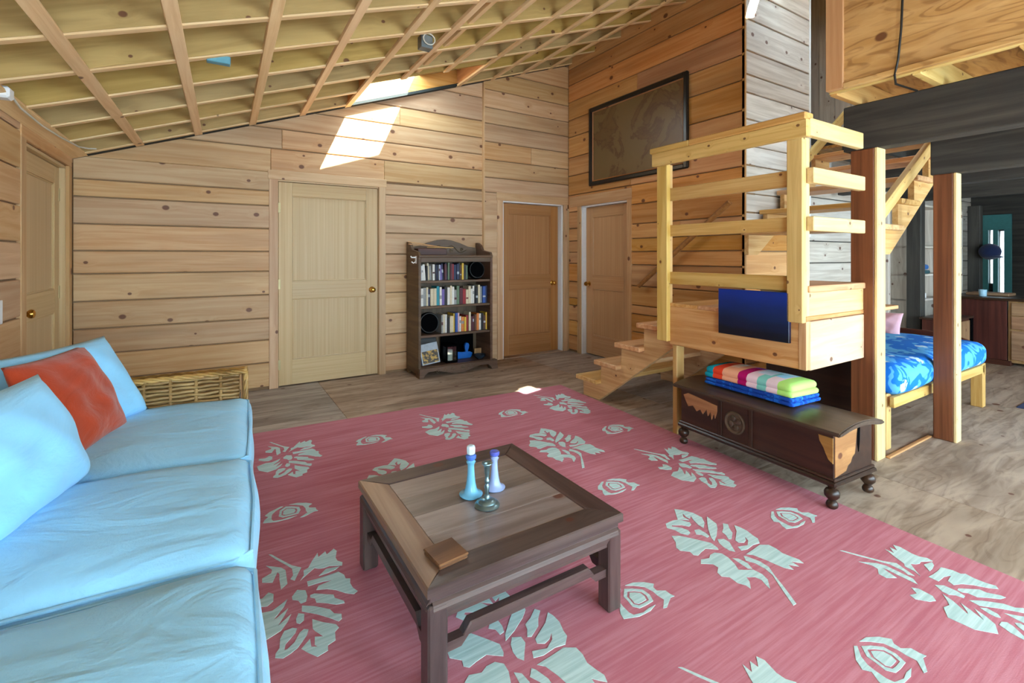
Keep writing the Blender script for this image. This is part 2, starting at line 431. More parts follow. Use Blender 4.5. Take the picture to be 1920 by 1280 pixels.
def clip_poly(pts, m, c):
    out = []
    for i in range(len(pts)):
        a, b = pts[i], pts[(i + 1) % len(pts)]
        fa, fb = m * a[0] + c - a[1], m * b[0] + c - b[1]
        if fa >= 0: out.append(a)
        if (fa >= 0) != (fb >= 0):
            t = fa / (fa - fb); out.append((a[0] + (b[0] - a[0]) * t, a[1] + (b[1] - a[1]) * t))
    return out
def sub_rect(r, h):
    (a, b, c, d), (e, f, g, i) = r, h
    if e >= b or f <= a or g >= d or i <= c: return [r]
    out = []
    if e > a: out.append((a, e, c, d))
    if f < b: out.append((f, b, c, d))
    m0, m1 = max(a, e), min(b, f)
    if i < d: out.append((m0, m1, i, d))
    if g > c: out.append((m0, m1, c, g))
    return out
def boards(parent, M, u0, u1, zs, mat, holes=(), clip=None, th=.02, name='board', breaks=None):
    for n, (a, b) in enumerate(zip(zs, zs[1:])):
        rects = [(u0, u1, a, b)]
        br = (breaks or {}).get(n)
        if br: rects = [(p, q, a, b) for p, q in zip([u0] + br, br + [u1])]
        for h in holes: rects = [q for r in rects for q in sub_rect(r, h)]
        for (e, f, g, i) in rects:
            if f - e < .02 or i - g < .015: continue
            poly = [(e + .0008, g + .010), (f - .0008, g + .010), (f - .0008, i - .001), (e + .0008, i - .001)]
            if clip: poly = clip_poly(poly, *clip)
            if len(poly) < 3: continue
            ys = [p[1] for p in poly]
            if max(ys) - min(ys) < .015: continue
            o = (e, g); bm = bmesh.new()
            prism_bm(bm, poly, 0, th, .005, o, .005)
            link(name, mesh_of(bm, 'board'), parent, M @ Matrix.Translation((e, g, 0)), mat)
def backing(name, M, u0, u1, z0, z1, depth, mat, holes=(), clip=None):
    rects = [(u0, u1, z0, z1)]
    for h in holes: rects = [q for r in rects for q in sub_rect(r, h)]
    bm = bmesh.new()
    for (e, f, g, i) in rects:
        poly = [(e, g), (f, g), (f, i), (e, i)]
        if clip: poly = clip_poly(poly, *clip)
        if len(poly) >= 3: prism_bm(bm, poly, -depth, 0)
    return struct(link(name, mesh_of(bm, name), None, M, mat))

# floor: plywood sheets on a subfloor
SUBF = plain('subfloor', '#3d2f25', .9)
floor = struct(box('floor', (XL - .1, YN - .1, -.12), (10.8, YB + .1, -.018), SUBF, bev=0))
x = XL - .55; col_i = 0
while x < 10.7:
    y = YN - (1.3 if col_i % 2 else .1)
    while y < YB + .05:
        a, b = max(XL, x), min(10.7, x + 2.44); c, d = max(YN, y), min(YB + .12, y + 1.22)
        if b - a > .05 and d - c > .05:
            box('plywood_sheet', (a + .0015, c + .0015, -.018), (b - .0015, d - .0015, 0), PLYF, floor, 'x', .001)
        y += 1.22
    x += 2.44; col_i += 1

GROOVE_SHADE = plain('groove_shade_backing', '#8a6d50', .9)  # wall backing toned darker to paint recess shadow into the board grooves
# back wall -------------------------------------------------------------------------------------
MB_ = wall_frame((0, YB + .018, 0), '-y')
D1 = (.50, 1.52, 0, 2.06)                   # closed door by the bookcase
H1 = (D1[0] - .05, D1[1] + .05, 0, 2.13)
wall_back = backing('wall_back', MB_, XL - .1, 2.82, 0, 4.2, .14, GROOVE_SHADE, [D1], (RM, RC + .18))
zsL = [.02, .258, .479, .691, .92, 1.149, 1.341, 1.564, 1.788, 1.934, 2.125, 2.353, 2.551, 2.757, 2.967, 3.255, 3.5]
zsM = [.02, .216, .43, .66, .89, 1.10, 1.318, 1.55, 1.752, 1.972, 2.10, 2.31, 2.531, 2.757, 2.967, 3.255, 3.5]
boards(wall_back, MB_, XL, .60, zsL[:11], PINE, [H1])
boards(wall_back, MB_, 1.40, 2.80, zsM[:11], PINE, [H1])
boards(wall_back, MB_, XL, 2.80, [2.115] + zsL[11:], PINE, [H1], (RM, RC), breaks={1: [.55], 3: [1.75]})
MB2 = wall_frame((0, YB2 + .018, 0), '-y')
D2 = (3.07, 4.03, 0, 2.01)
wall_b2 = backing('wall_back_bay', MB2, 2.82, 4.30, 0, 4.2, .14, GROOVE_SHADE, [D2], (RM, RC + .18))
zsR = [2.087, 2.272, 2.49, 2.715, 2.94, 3.138, 3.361, 3.595, 3.9, 4.2]
boards(wall_b2, MB2, 2.80, XR + .0, zsR, PINE, [], (RM, RC), breaks={2: [3.5]})
prism('corner_board', [(2.80, .01), (2.985, .01), (2.985, 2.085), (2.80, 2.085)], 0, .018, MB2, PINE, wall_b2, .003)
box('corner_board', (2.795, YB2, 0), (2.815, YB + .02, 3.46), PINE, wall_b2, 'z', .002)

# wall with the map ------------------------------------------------------------------------------
MR = wall_frame((XR + .018, 0, 0), '-x')    # local x = -Y
D3 = (-4.90, -4.05, 0, 1.97)
wall_right = backing('wall_right', MR, -YB2 - .1, -YR, 0, roof(XR) + .2, .14, GROOVE_SHADE, [D3])
zsW = [.02, .22, .42, .627, .727, .95, 1.195, 1.347, 1.50, 1.669, 1.897, 2.125, 2.39, 2.64, 2.92, 3.156, 3.40, 3.632, 3.85, 4.10]
H3 = (D3[0] - .06, D3[1] + .06, 0, 2.06)
boards(wall_right, MR, -YB2, -YR, zsW, PINE_R, [H3], None, breaks={5: [-3.6], 8: [-3.3], 11: [-4.0], 13: [-3.4], 15: [-3.9]})
box('corner_trim', (XR - .002, YR - .004, 0), (XR + .014, YR + .03, roof(XR)), PINE_R, wall_right, 'z', .002)

# return wall above the stairs -------------------------------------------------------------------
MT = wall_frame((0, YR + .018, 0), '-y')
wall_return = backing('wall_return', MT, XR + .02, 5.25, 0, 4.6, .12, GROOVE_SHADE, [], (RM, RC + .15))
zsT = [.02, .3, .55, .8, 1.065, 1.342, 1.509]
boards(wall_return, MT, XR + .015, 5.25, zsT, PINE_R)
zsT2 = [1.509, 1.70, 1.874, 2.016, 2.136, 2.318, 2.56, 2.804, 2.971, 3.191, 3.483, 3.75, 4.0, 4.4]
boards(wall_return, MT, XR + .015, 5.25, zsT2, PINE_W, [], (RM, RC + .05))  # upper boards take the paler copy, its brightness painted for the skylight
box('corner_trim', (5.245, YR - .006, 1.5), (5.275, YR + .14, 4.28), WHITEP, wall_return, 'z', .002)
# stair hall beyond: a wall facing the camera's left, closing the loft level
MF = wall_frame((6.4, 0, 0), '-x')
wall_hall = backing('wall_hall', MF, -4.2, -YN, 2.1, 4.9, .1, PINE_W)
boards(wall_hall, MF, -4.1, -1.2, [2.1, 2.28, 2.46, 2.65], PINE_W)
for i in range(16):
    u = -4.1 + i * .18
    prism('upright_board', [(0, 0), (2.2, 0), (2.2, .176), (0, .176)], 0, .018, MF @ Matrix.Translation((u + .176, 2.66, 0)) @ Matrix.Rotation(math.pi / 2, 4, 'Z'), PINE_W, wall_hall, .003)
wall_hb = struct(box('wall_hall_end', (5.2, 4.1, 2.1), (6.5, 4.2, 4.9), PINE_W, bev=0))
struct(box('wall_hall_side', (5.15, YR + .14, 0), (5.25, 4.15, 4.6), PINE_W, bev=0))

# left wall ---------------------------------------------------------------------------------------
ML = wall_frame((XL - .018, 0, 0), '+x')    # local x = +Y
D4 = (4.06, 5.06, 0, 2.01)
wall_left = backing('wall_left', ML, YN, YB + .1, 0, 2.35, .12, GROOVE_SHADE, [D4])
boards(wall_left, ML, YN, 3.98, [0.02, .25, .48, .7, .93, 1.16, 1.38, 1.6, 1.82, 2.05], PINE)
boards(wall_left, ML, YN, YB, [2.05, 2.30], PINE, [(3.97, 5.14, 0, 2.11)])
# near wall with the windows ------------------------------------------------------------------------
MN = wall_frame((0, YN, 0), '+y')           # local x = -X
hol = [(-b, -a, c, d) for a, b, c, d, _ in WINS]
wall_near = backing('wall_near', MN, -10.7, 1.1, 0, 5.2, .12, PINE, hol, (-RM, RC + .2))
for i, (a, b, c, d, _) in enumerate(WINS):
    w = struct(box('window_%d' % (i + 3), (a, YN - .1, c - .02), (b, YN + .03, c), WHITEP, bev=.003))
    for (p, q) in (((a, c), (a + .05, d)), ((b - .05, c), (b, d)), ((a, d - .05), (b, d)), (((a + b) / 2 - .025, c), ((a + b) / 2 + .025, d))):
        box('window_frame', (p[0], YN - .08, p[1]), (q[0], YN - .02, q[1]), WHITEP, w, 'z')
    box('pane', (a, YN - .055, c), (b, YN - .05, d), GLASS, w, 'x', 0)
# far room on the right
ME = wall_frame((10.6, 0, 0), '-x')
hw = [(-2.462, -2.408, .86, 1.72), (-2.35, -2.28, .72, 1.70)]
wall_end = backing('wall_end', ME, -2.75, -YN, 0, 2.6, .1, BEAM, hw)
TEAL = plain('teal_paint', '#3f7f80', .5)
w9 = struct(box('window_2', (10.56, 2.20, .64), (10.64, 2.54, .72), TEAL, bev=.003))
for (a, b) in ((2.462, 2.54), (2.35, 2.408), (2.20, 2.28)): box('window_frame', (10.55, a, .45), (10.64, b, 1.719), TEAL, w9, 'z')
box('window_frame', (10.55, 2.20, 1.72), (10.64, 2.54, 1.96), TEAL, w9, 'y')
for (a, b) in ((2.408, 2.462), (2.28, 2.35)): box('pane', (10.61, a, .72), (10.614, b, 1.85), GLASS, w9, 'y', 0)
MK = wall_frame((0, 2.70, 0), '-y')
wall_rear = backing('wall_rear', MK, 5.25, 10.7, 0, 2.6, .1, BEAM)
boards(wall_rear, MK, 5.25, 10.6, [.02 + .24 * i for i in range(11)], PINE_W)

# roof ----------------------------------------------------------------------------------------------
SK1 = (1.31, 1.98, 4.52, 5.20)              # glass of the skylight over the back wall
SK2 = (4.28, 4.58, 1.0, 1.26)               # lower light of the skylight over the stairs
SK3 = (4.45, 4.66, 2.0, 2.50)               # glass of the skylight over the stairs
XE = 6.6
def roof_poly(x0, x1, y0, y1, z0, z1):
    bm = bmesh.new()
    vs = [bm.verts.new((x, y, roof(x) + dz)) for dz in (z0, z1) for x, y in ((x0, y0), (x1, y0), (x1, y1), (x0, y1))]
    for f in ((3, 2, 1, 0), (4, 5, 6, 7), (0, 1, 5, 4), (1, 2, 6, 5), (2, 3, 7, 6), (3, 0, 4, 7)): bm.faces.new([vs[i] for i in f])
    return bm
ceil_r = [(XL - .15, XE, YN - .1, YB + .25)]
bm = bmesh.new()
for r in [q for h in (SK1,) for q in sub_rect(ceil_r[0], h)]:
    for q in [w for v in sub_rect(r, SK2) for w in sub_rect(v, SK3)]:
        b2 = roof_poly(q[0], q[1], q[2], q[3], .20, .26)
        me = bpy.data.meshes.new('t'); b2.to_mesh(me); b2.free(); bm.from_mesh(me); bpy.data.meshes.remove(me)
ceiling = struct(link('ceiling', mesh_of(bm, 'ceiling'), None, None, RAFT))
RDIR = Vector((1, 0, RM)).normalized()
def rafter(x0, x1, y, name='rafter'):
    # local x runs up the slope
    a = Vector((x0, y, roof(x0) + .10)); b = Vector((x1, y, roof(x1) + .10))
    r_ = beam(name, a, b, .038, .185, RAFT, ceiling, up=(0, 0, 1), bev=.002)
    dz = Vector((0, 0, -.0925 - .006)) * math.sqrt(1 + RM * RM)
    beam('lit_edge_strip', a + dz, b + dz, .044, .011, STRAP, r_, up=(0, 0, 1), bev=.002)  # pale strip added to stand in for light on the rafter underside
    return r_
ry = [5.10 - .463 * i for i in range(16)]
for i, y in enumerate(ry):
    if i == 0: rafter(XL - .05, 1.17, y); rafter(2.47, XR, y)
    elif i == 1: rafter(XL - .05, 1.17, y); rafter(2.47, XR, y)
    elif y > YR + .05: rafter(XL - .05, XR, y)
    elif SK2[2] - .05 < y < SK3[3] + .05: rafter(XL - .05, SK2[0] - .06, y); rafter(SK2[1] + .06, XE, y)
    else: rafter(XL - .05, XE, y)
# strapping below the rafters, running to the back wall
sx = [-.95, -.56, -.14, .29, .73, 1.17, 1.52, 1.96, 2.45, 2.91, 3.35, 3.79]
for i, x in enumerate(sx):
    y1 = 4.42 if x in (1.52, 1.96) else YB - .03
    w = .10 if i == 0 else .062
    p0 = Vector((x - (.09 if i else 0), YN + .02, roof(x - (.09 if i else 0)) - .004)); p1 = Vector((x, y1, roof(x) - .004))
    beam('strapping', p0, p1, w, .022, STRAP, ceiling, up=(-RM, 0, 1), bev=.002)
beam('strapping', (1.60, YN, roof(1.60) + .03), (1.64, 4.42, roof(1.64) + .03), .05, .03, STRAP, ceiling, up=(-RM, 0, 1))
# ledger strip along the back wall and boxing around the skylight
beam('ledger_strip', (XL, YB - .035, roof(XL) + .004), (XR, YB - .035, roof(XR) + .004), .07, .03, DARKGAP, ceiling, bev=.002)
beam('header_joist', (1.15, 4.40, roof(1.15) + .10), (2.50, 4.40, roof(2.50) + .10), .04, .19, RAFT, ceiling)
for x in (1.17, 2.47):
    box('skylight_boxing', (x - .02, 4.42, roof(x) + .0), (x + .02, YB, roof(x) + .24), PINE_R, ceiling, 'y')
bm = bmesh.new(); prism_bm(bm, [(1.17, roof(1.17) + .03), (2.47, roof(2.47) + .03), (2.47, roof(2.47) + .26), (1.17, roof(1.17) + .26)], 0, .02)
link('skylight_boxing', mesh_of(bm, 'b'), ceiling, wall_frame((0, YB + .02, 0), '-y'), PINE_R)
w1 = struct(link('window_1', mesh_of(roof_poly(SK1[0], SK1[1], SK1[2], SK1[3], .262, .270), 'pane'), None, None, GLASS))
for q in ((SK1[0] - .05, SK1[1] + .05, SK1[2] - .05, SK1[2]), (SK1[0] - .05, SK1[0], SK1[2], SK1[3]), (SK1[1], SK1[1] + .05, SK1[2], SK1[3])):
    link('curb', mesh_of(roof_poly(*q, .26, .32), 'curb'), w1, None, WHITEP)
w2 = struct(link('window_7', mesh_of(roof_poly(SK2[0], SK2[1], SK2[2], SK2[3], .262, .270), 'pane'), None, None, GLASS))
for q in ((SK2[0] - .05, SK2[1] + .05, SK2[2] - .05, SK2[2]), (SK2[0] - .05, SK2[1] + .05, SK2[3], SK2[3] + .05), (SK2[0] - .05, SK2[0], SK2[2], SK2[3]), (SK2[1], SK2[1] + .05, SK2[2], SK2[3])):
    link('curb', mesh_of(roof_poly(*q, .26, .32), 'curb'), w2, None, WHITEP)
link('pane', mesh_of(roof_poly(*SK3, .262, .270), 'pane'), w2, None, GLASS)
for q in ((SK3[0] - .05, SK3[1] + .05, SK3[2] - .05, SK3[2]), (SK3[0] - .05, SK3[1] + .05, SK3[3], SK3[3] + .05), (SK3[0] - .05, SK3[0], SK3[2], SK3[3]), (SK3[1], SK3[1] + .05, SK3[2], SK3[3])):
    link('curb', mesh_of(roof_poly(*q, .26, .32), 'curb'), w2, None, WHITEP)
for q in ((.4, 1.6, YB + .16), (3.0, 4.1, YB2 + .17)):                      # dark plates added behind the closed doors to stop light leaks
    struct(box('wall_leak_block', (q[0], q[2], 0), (q[1], q[2] + .03, 2.2), BEAM, bev=0))
struct(box('wall_leak_block', (XR + .16, 3.9, 0), (XR + .19, 5.0, 2.1), BEAM, bev=0))
struct(box('wall_leak_block', (XL - .17, 3.9, 0), (XL - .14, 5.2, 2.1), BEAM, bev=0))
# loft floor over the right-hand room
loft = struct(box('ceiling_loft', (3.24, YN, 2.44), (10.7, 1.47, 2.47), PLYL, bev=0))
box('decking', (5.5, 1.47, 2.44), (10.7, 4.15, 2.47), PLYL, loft, 'x', 0)
box('decking', (XR + 1.13, 2.6, 2.44), (5.5, 4.15, 2.47), PLYL, loft, 'x', 0)
for i in range(9):
    y = 1.45 - .41 * i
    box('joist', (3.24, y - .02, 2.29), (10.6, y + .02, 2.438), STUD if i < 4 else BEAM, loft, 'x')
box('rim_joist', (3.225, YN, 2.30), (3.26, 1.47, 2.438), STUD, loft, 'y')
for i in range(8): box('joist', (5.5, 1.62 + .36 * i, 2.29), (10.6, 1.66 + .36 * i, 2.438), BEAM, loft, 'x')

# ------------------------------------------------------------------ doors
def knob(parent, M, name='door_knob'):
    return lathe(name, [(.0, 0), (.032, 0), (.033, .006), (.026, .010), (.012, .014), (.010, .030), (.018, .036), (.027, .046), (.029, .056), (.024, .068), (.012, .074), (0, .075)], BRASS, parent, M, 20)
def door(n, M, u0, w, h, rec, knob_u, wood_, hinge_u=None, casing=(), jambs=True, label='', jamb_w=.0):
    """leaf from u0 to u0+w, its face at depth -rec, in a wall frame"""
    d = link('door_%d' % n, None, None, M @ Matrix.Translation((u0, 0, 0))); d['kind'] = 'structure'
    if label: d['label'] = label
    d.empty_display_size = .05
    def pc(name, a, b, c, e, z0, z1, mat, ax, par=d, bev=.002): return box(name, (a, c, z0), (b, e, z1), mat, par, ax, bev, M)
    st = .125; z1 = -rec; z0 = z1 - .038
    leaf = pc('leaf', u0 + .002, u0 + w - .002, .012, h - .003, z0, z1 - .014, wood_, 'y')
    for a in (u0 + .002, u0 + w - st): pc('stile', a, a + st - .002, .012, h - .003, z0 + .004, z1, wood_, 'y', leaf)
    for c, e in ((.012, .26), (.87, 1.045), (h - .135, h - .003)): pc('rail', u0 + st, u0 + w - st, c, e, z0 + .004, z1 - .0005, wood_, 'x', leaf)
    for c, e in ((.26, .87), (1.045, h - .135)):
        for (a, b, g, i, ax) in ((u0 + st, u0 + st + .012, c, e, 'y'), (u0 + w - st - .012, u0 + w - st, c, e, 'y'), (u0 + st, u0 + w - st, c, c + .012, 'x'), (u0 + st, u0 + w - st, e - .012, e, 'x')):
            pc('bead', a, b, g, i, z0 + .02, z1 - .005, wood_, ax, leaf, .004)
    knob(leaf, M @ Matrix.Translation((knob_u, .935, z1)))
    if hinge_u is not None:
        for zz in (.22, 1.02, 1.78):
            pc('hinge', hinge_u - .012, hinge_u + .012, zz - .05, zz + .05, z1 - .006, z1 + .004, HINGE, 'y', leaf, .001)
    if jambs:
        dep = -.13
        pc('jamb', u0 - .022, u0 - .001, 0, h + .02, dep, .004, jambs, 'y')
        pc('jamb', u0 + w + .001, u0 + w + .022, 0, h + .02, dep, .004, jambs, 'y')
        pc('jamb', u0 - .022, u0 + w + .022, h + .001, h + .022, dep, .004, jambs, 'x')
    for (a, b, c, e, ax) in casing: pc('casing', a, b, c, e, 0.0, .026, PINE, ax, d, .003)
    return d
DOORW = FIR
door(1, MB_, .52, .985, 2.04, .005, 1.44, FIR, .527, [(.435, .515, 0, 2.055, 'y'), (1.51, 1.585, 0, 2.055, 'y'), (.425, 1.595, 2.055, 2.145, 'x')], FIR, 'closed pale fir two-panel door left of the bookcase')
door(2, MB2, 3.09, .92, 1.985, .075, 3.91, FIR_D, None, [(2.985, 3.068, 0, 2.0, 'y'), (4.032, 4.10, 0, 2.0, 'y'), (2.975, 4.115, 2.0, 2.10, 'x')], WHITEP, 'brown two-panel door set back in the far corner bay')
door(3, MR, -4.88, .81, 1.945, .06, -4.82, FIR_M, None, [(-4.965, -4.90, 0, 1.965, 'y'), (-4.055, -3.985, 0, 1.965, 'y'), (-5.13, -3.98, 1.965, 2.10, 'x')], WHITEP, 'fir two-panel door under the framed map')
d4 = door(4, ML, 4.08, .96, 1.99, .03, 4.15, FIR, 5.03, [(3.97, 4.06, 0, 2.03, 'y'), (3.97, 5.14, 2.015, 2.11, 'x'), (5.06, 5.14, 0, 2.015, 'y')], FIR, 'fir door on the left wall behind the sofa')
box('corner_board', (4.095, 5.145, .01), (4.125, YB2 + .005, 1.95), PINE, wall_b2, 'z', .002)
box('threshold', (3.09, YB2 - .02, 0), (4.01, YB2 + .10, .012), PLYF, floor, 'x', .003)

# ------------------------------------------------------------------ stairs, landing, loft carpentry
def sphere_bm(bm, c, r, sx=1, sy=1, sz=1, u=14, v=8):
    m = Matrix.Translation(c) @ Matrix.Diagonal((sx, sy, sz, 1))
    bmesh.ops.create_uvsphere(bm, u_segments=u, v_segments=v, radius=r, matrix=m)
st = thing('stair_flight', 'low wooden stair of four open treads leading up to the landing', 'stairs', (3.4, 3.0, 0))
MS = wall_frame((2.94, 0, 0), '-x')          # local x = -Y
ty = [(3.50, .19), (3.25, .37), (2.99, .565), (2.74, .762)]
saw = [(-3.46, 0), (-3.28, 0)]
saw += [(-2.37, .66), (-2.37, .73)]
for (yn, z) in reversed(ty):
    saw += [(-(yn - .255), z - .04), (-(yn - .03), z - .04)]
saw = [(-3.455, 0), (-3.24, 0), (-2.372, .640), (-2.372, .722)]
for (yn, z) in reversed(ty): saw += [(-(yn - .27), z - .04) if yn < 2.8 else (-(yn - .28), z - .04), (-(yn - .035), z - .04)]
prism('stringer', saw, -.04, 0, MS, TREAD, st, .003)
prism('stringer', saw, -1.10, -1.06, MS, TREAD, st, .003)
for (yn, z) in ty: box('tread', (2.88, yn - .285, z - .04), (4.07, yn, z), TREAD, st, 'x', .006)

lg = thing('stair_landing', 'raised pine landing with plank fascia between stairs and red post', 'landing', (3.4, 1.9, 0))
XP = 2.86
box('fascia', (XP - .02, 1.412, .65), (XP + .02, 2.37, .93), TREAD, lg, 'y', .004)
box('fascia_end', (XP - .024, 1.408, .65), (XP + .02, 1.452, .93), TREAD, lg, 'z', .003)
box('fascia', (XP + .02, 1.408, .645), (3.548, 1.446, .925), PINK_LIT, lg, 'x', .004)
box('fascia', (3.668, 1.408, .645), (3.76, 1.446, .925), PINK_LIT, lg, 'x', .004)
box('fascia', (XP + .02, 2.335, .70), (4.08, 2.37, .93), TREAD, lg, 'x', .004)
box('deck_board', (XP - .02, 1.41, .93), (3.548, 1.647, .955), TREAD, lg, 'x'); box('deck_board', (3.668, 1.41, .93), (4.08, 1.647, .955), TREAD, lg, 'x')
for i in range(1, 4): box('deck_board', (XP - .02, 1.41 + .24 * i, .93), (4.08, 1.647 + .24 * i, .955), TREAD, lg, 'x')
bx1 = box('box_step', (XP + .015, 1.412, .955), (3.548, 1.70, 1.092), PALE_LIT, lg, 'x', .003)
box('tread', (XP - .002, 1.40, 1.092), (3.548, 1.72, 1.13), TREAD, bx1, 'x', .004)
bx2 = box('box_step', (3.67, 1.42, 1.13), (3.76, 1.53, 1.45), STUD, lg, 'z', .003)
box('leg', (2.85, 2.31, 0), (2.93, 2.35, .65), STUD, lg, 'z', .004)
box('leg', (4.0, 2.25, 0), (4.08, 2.29, .65), STUD, lg, 'z', .004)
box('joist', (XP + .02, 1.9, .72), (4.08, 1.94, .925), TREAD, lg, 'x')

rl = thing('landing_railing', 'yellow lumber railing with three horizontal rails around the landing', 'railing', (2.85, 1.9, .955))
box('post', (XP - .06, 1.412, .92), (XP - .02, 1.50, 1.975), STUD, rl, 'z', .004)
box('post', (XP - .02, 1.412, .955), (XP + .02, 1.45, 1.975), PALE_LIT, rl, 'z', .004)
box('post', (XP - .06, 2.36, .675), (XP - .02, 2.455, 1.975), STUD, rl, 'z', .004)
box('post', (XP - .02, 2.372, .675), (XP + .02, 2.41, 1.975), STUD, rl, 'z', .004)
for a, b in ((1.095, 1.184), (1.445, 1.528), (1.707, 1.80)):
    box('rail', (XP - .02, 1.45, a), (XP + .018, 2.372, b), STUD, rl, 'y', .004)
for a, b in ((1.443, 1.524), (1.712, 1.80)):
    box('rail', (XP - .02, 1.37, a), (3.47, 1.41, b), PALE_LIT, rl, 'x', .004)
box('top_rail', (XP - .098, 1.37, 1.965), (XP - .06, 2.47, 2.06), STUD, rl, 'y', .004)
box('top_rail', (XP - .06, 1.368, 1.972), (3.44, 1.408, 2.07), PALE_LIT, rl, 'x', .004)
box('cap', (XP - .105, 1.375, 2.06), (XP - .015, 2.14, 2.10), STUD, rl, 'y', .005)
box('cap', (XP - .105, 2.142, 2.06), (XP - .015, 2.485, 2.10), STUD, rl, 'y', .005)

us = thing('stair_flight', 'upper wooden stair climbing from the landing to the loft behind the red post', 'stairs', (4.4, 2.0, 1.1))
ut = [(4.02, 1.53), (4.31, 1.73), (4.60, 1.93), (4.89, 2.13), (5.18, 2.33)]
MU = wall_frame((0, 1.50, 0), '-y')
prof = [(3.80, 1.06), (4.19, 1.30), (5.52, 2.24), (5.52, 2.43), (5.46, 2.43)]
for (xn, z) in reversed(ut): prof += [(xn + .27, z - .04), (xn + .03, z - .04)]
prof += [(4.19, 1.29), (4.0, 1.29), (4.0, 1.33), (3.80, 1.33)]
prof = [(4.045, 1.312), (4.19, 1.312), (5.50, 2.22), (5.50, 2.29)]
for (xn, z) in reversed(ut): prof += [(xn + .32, z - .04), (xn + .03, z - .04)]
prism('stringer', prof, -.04, 0, MU, TREAD, us, .003)
prism('stringer', prof, -1.04, -1.0, MU, TREAD, us, .003)
for (xn, z) in ut: box('tread', (xn, 1.465, z - .04), (xn + .33, 2.56, z), TREAD, us, 'y', .005)

def handrail(label, pts, r, mat, br, M=None):
    h = thing('handrail', label, 'handrail', pts[0])
    tube('rail', pts, r, mat, h, 12)
    for a, b in br: tube('bracket', [a, ((a[0] + b[0]) / 2, (a[1] + b[1]) / 2, a[2]), b], .007, STEEL, h, 6)
    return h
handrail('round brown handrail slanting up the plank wall beside the low stair', [(4.04, 3.80, .965), (4.04, 2.68, 1.80)], .026, HRAIL, [((4.11, 3.55, 1.08), (4.04, 3.55, 1.14)), ((4.11, 2.9, 1.56), (4.04, 2.9, 1.62))])
h2 = thing('handrail', 'pale square handrail rising along the skylit wall behind the railing', 'handrail', (5.0, 2.5, 2.2))
beam('rail', (4.75, 2.52, 2.05), (6.0, 2.52, 2.93), .04, .085, STUD, h2)
for x in (4.9, 5.2): box('bracket', (x, 2.53, 2.0 + (x - 4.75) * .7), (x + .03, 2.585, 2.06 + (x - 4.75) * .7), STEEL, h2)
h3 = thing('handrail', 'thick pale handrail climbing to the right between red post and grey beam', 'handrail', (4.2, 1.5, 1.7))
beam('rail', (3.72, 1.46, 1.47), (5.05, 1.46, 2.32), .045, .09, STUD, h3)
box('newel', (3.672, 1.44, 1.33), (3.73, 1.49, 1.60), STUD, h3, 'z')

def timber(name, label, cat, lo, hi, mat, ax, group=None):
    return tag(box(name, lo, hi, mat, None, ax, .006), label, cat, group)
for lab, lo, hi in (('reddish brown square post standing at the end of the wooden chest', (3.55, 1.335, 0), (3.665, 1.487, 1.99)), ('brown post with pale edge standing in front of the blue bed', (4.36, 1.175, 0), (4.45, 1.305, 1.88))):
    tp = thing('timber_post', lab, 'post', ((lo[0] + hi[0]) / 2, (lo[1] + hi[1]) / 2, 0))
    box('shaft', (lo[0], lo[1] + .02, 0), hi, POST, tp, 'z', .005)
    box('edge_board', lo, (hi[0], lo[1] + .0195, hi[2]), PALE_LIT, tp, 'z', .004)
timber('timber_beam', 'big dark grey beam resting on the reddish post under the loft panel', 'beam', (3.55, YN + .02, 1.99), (3.68, 1.53, 2.287), BEAM, 'y')
timber('timber_beam', 'second grey beam carried by the post in front of the bed', 'beam', (4.36, YN + .02, 1.88), (4.46, 1.32, 2.287), BEAM, 'y')
timber('timber_beam', 'third dark ceiling beam deeper in the room behind the bed', 'beam', (5.9, YN + .02, 1.98), (6.02, 2.6, 2.287), BEAM, 'y')
timber('timber_beam', 'fourth dark ceiling beam over the shelving at the back', 'beam', (7.55, YN + .02, 2.0), (7.68, 2.6, 2.287), BEAM, 'y')
lp = thing('loft_parapet', 'knotty plywood loft parapet framed in lumber above the grey beam', 'parapet', (3.2, .5, 2.31))
MPn = wall_frame((3.2, 0, 0), '-x')
prism('plywood_panel', [(-1.42, 2.338), (1.8, 2.338), (1.8, 3.55), (-1.42, 3.55)], -.02, 0, MPn, PLYL, lp, .001)
box('frame_board', (3.185, 1.375, 2.31), (3.225, 1.47, 3.55), PINE_R, lp, 'z', .003)
box('frame_board', (3.185, YN + .02, 2.305), (3.222, 1.375, 2.337), PLYL, lp, 'y', .003)
tag(tube('power_cable', [(3.17, 1.09, 3.5), (3.175, 1.085, 3.1), (3.172, 1.075, 2.8), (3.175, 1.085, 2.55), (3.178, 1.10, 2.38), (3.19, 1.12, 2.30), (3.26, 1.14, 2.272), (3.50, 1.12, 2.272)], .006, CABLEB, None, 8), 'black cable hanging down the plywood loft parapet', 'cable')
sill = tag(box('floor_strip', (3.665, 1.31, 0), (4.36, 1.335, .012), TREAD, None, 'x', .003), 'thin wooden strip on the floor between the two posts', 'strip')

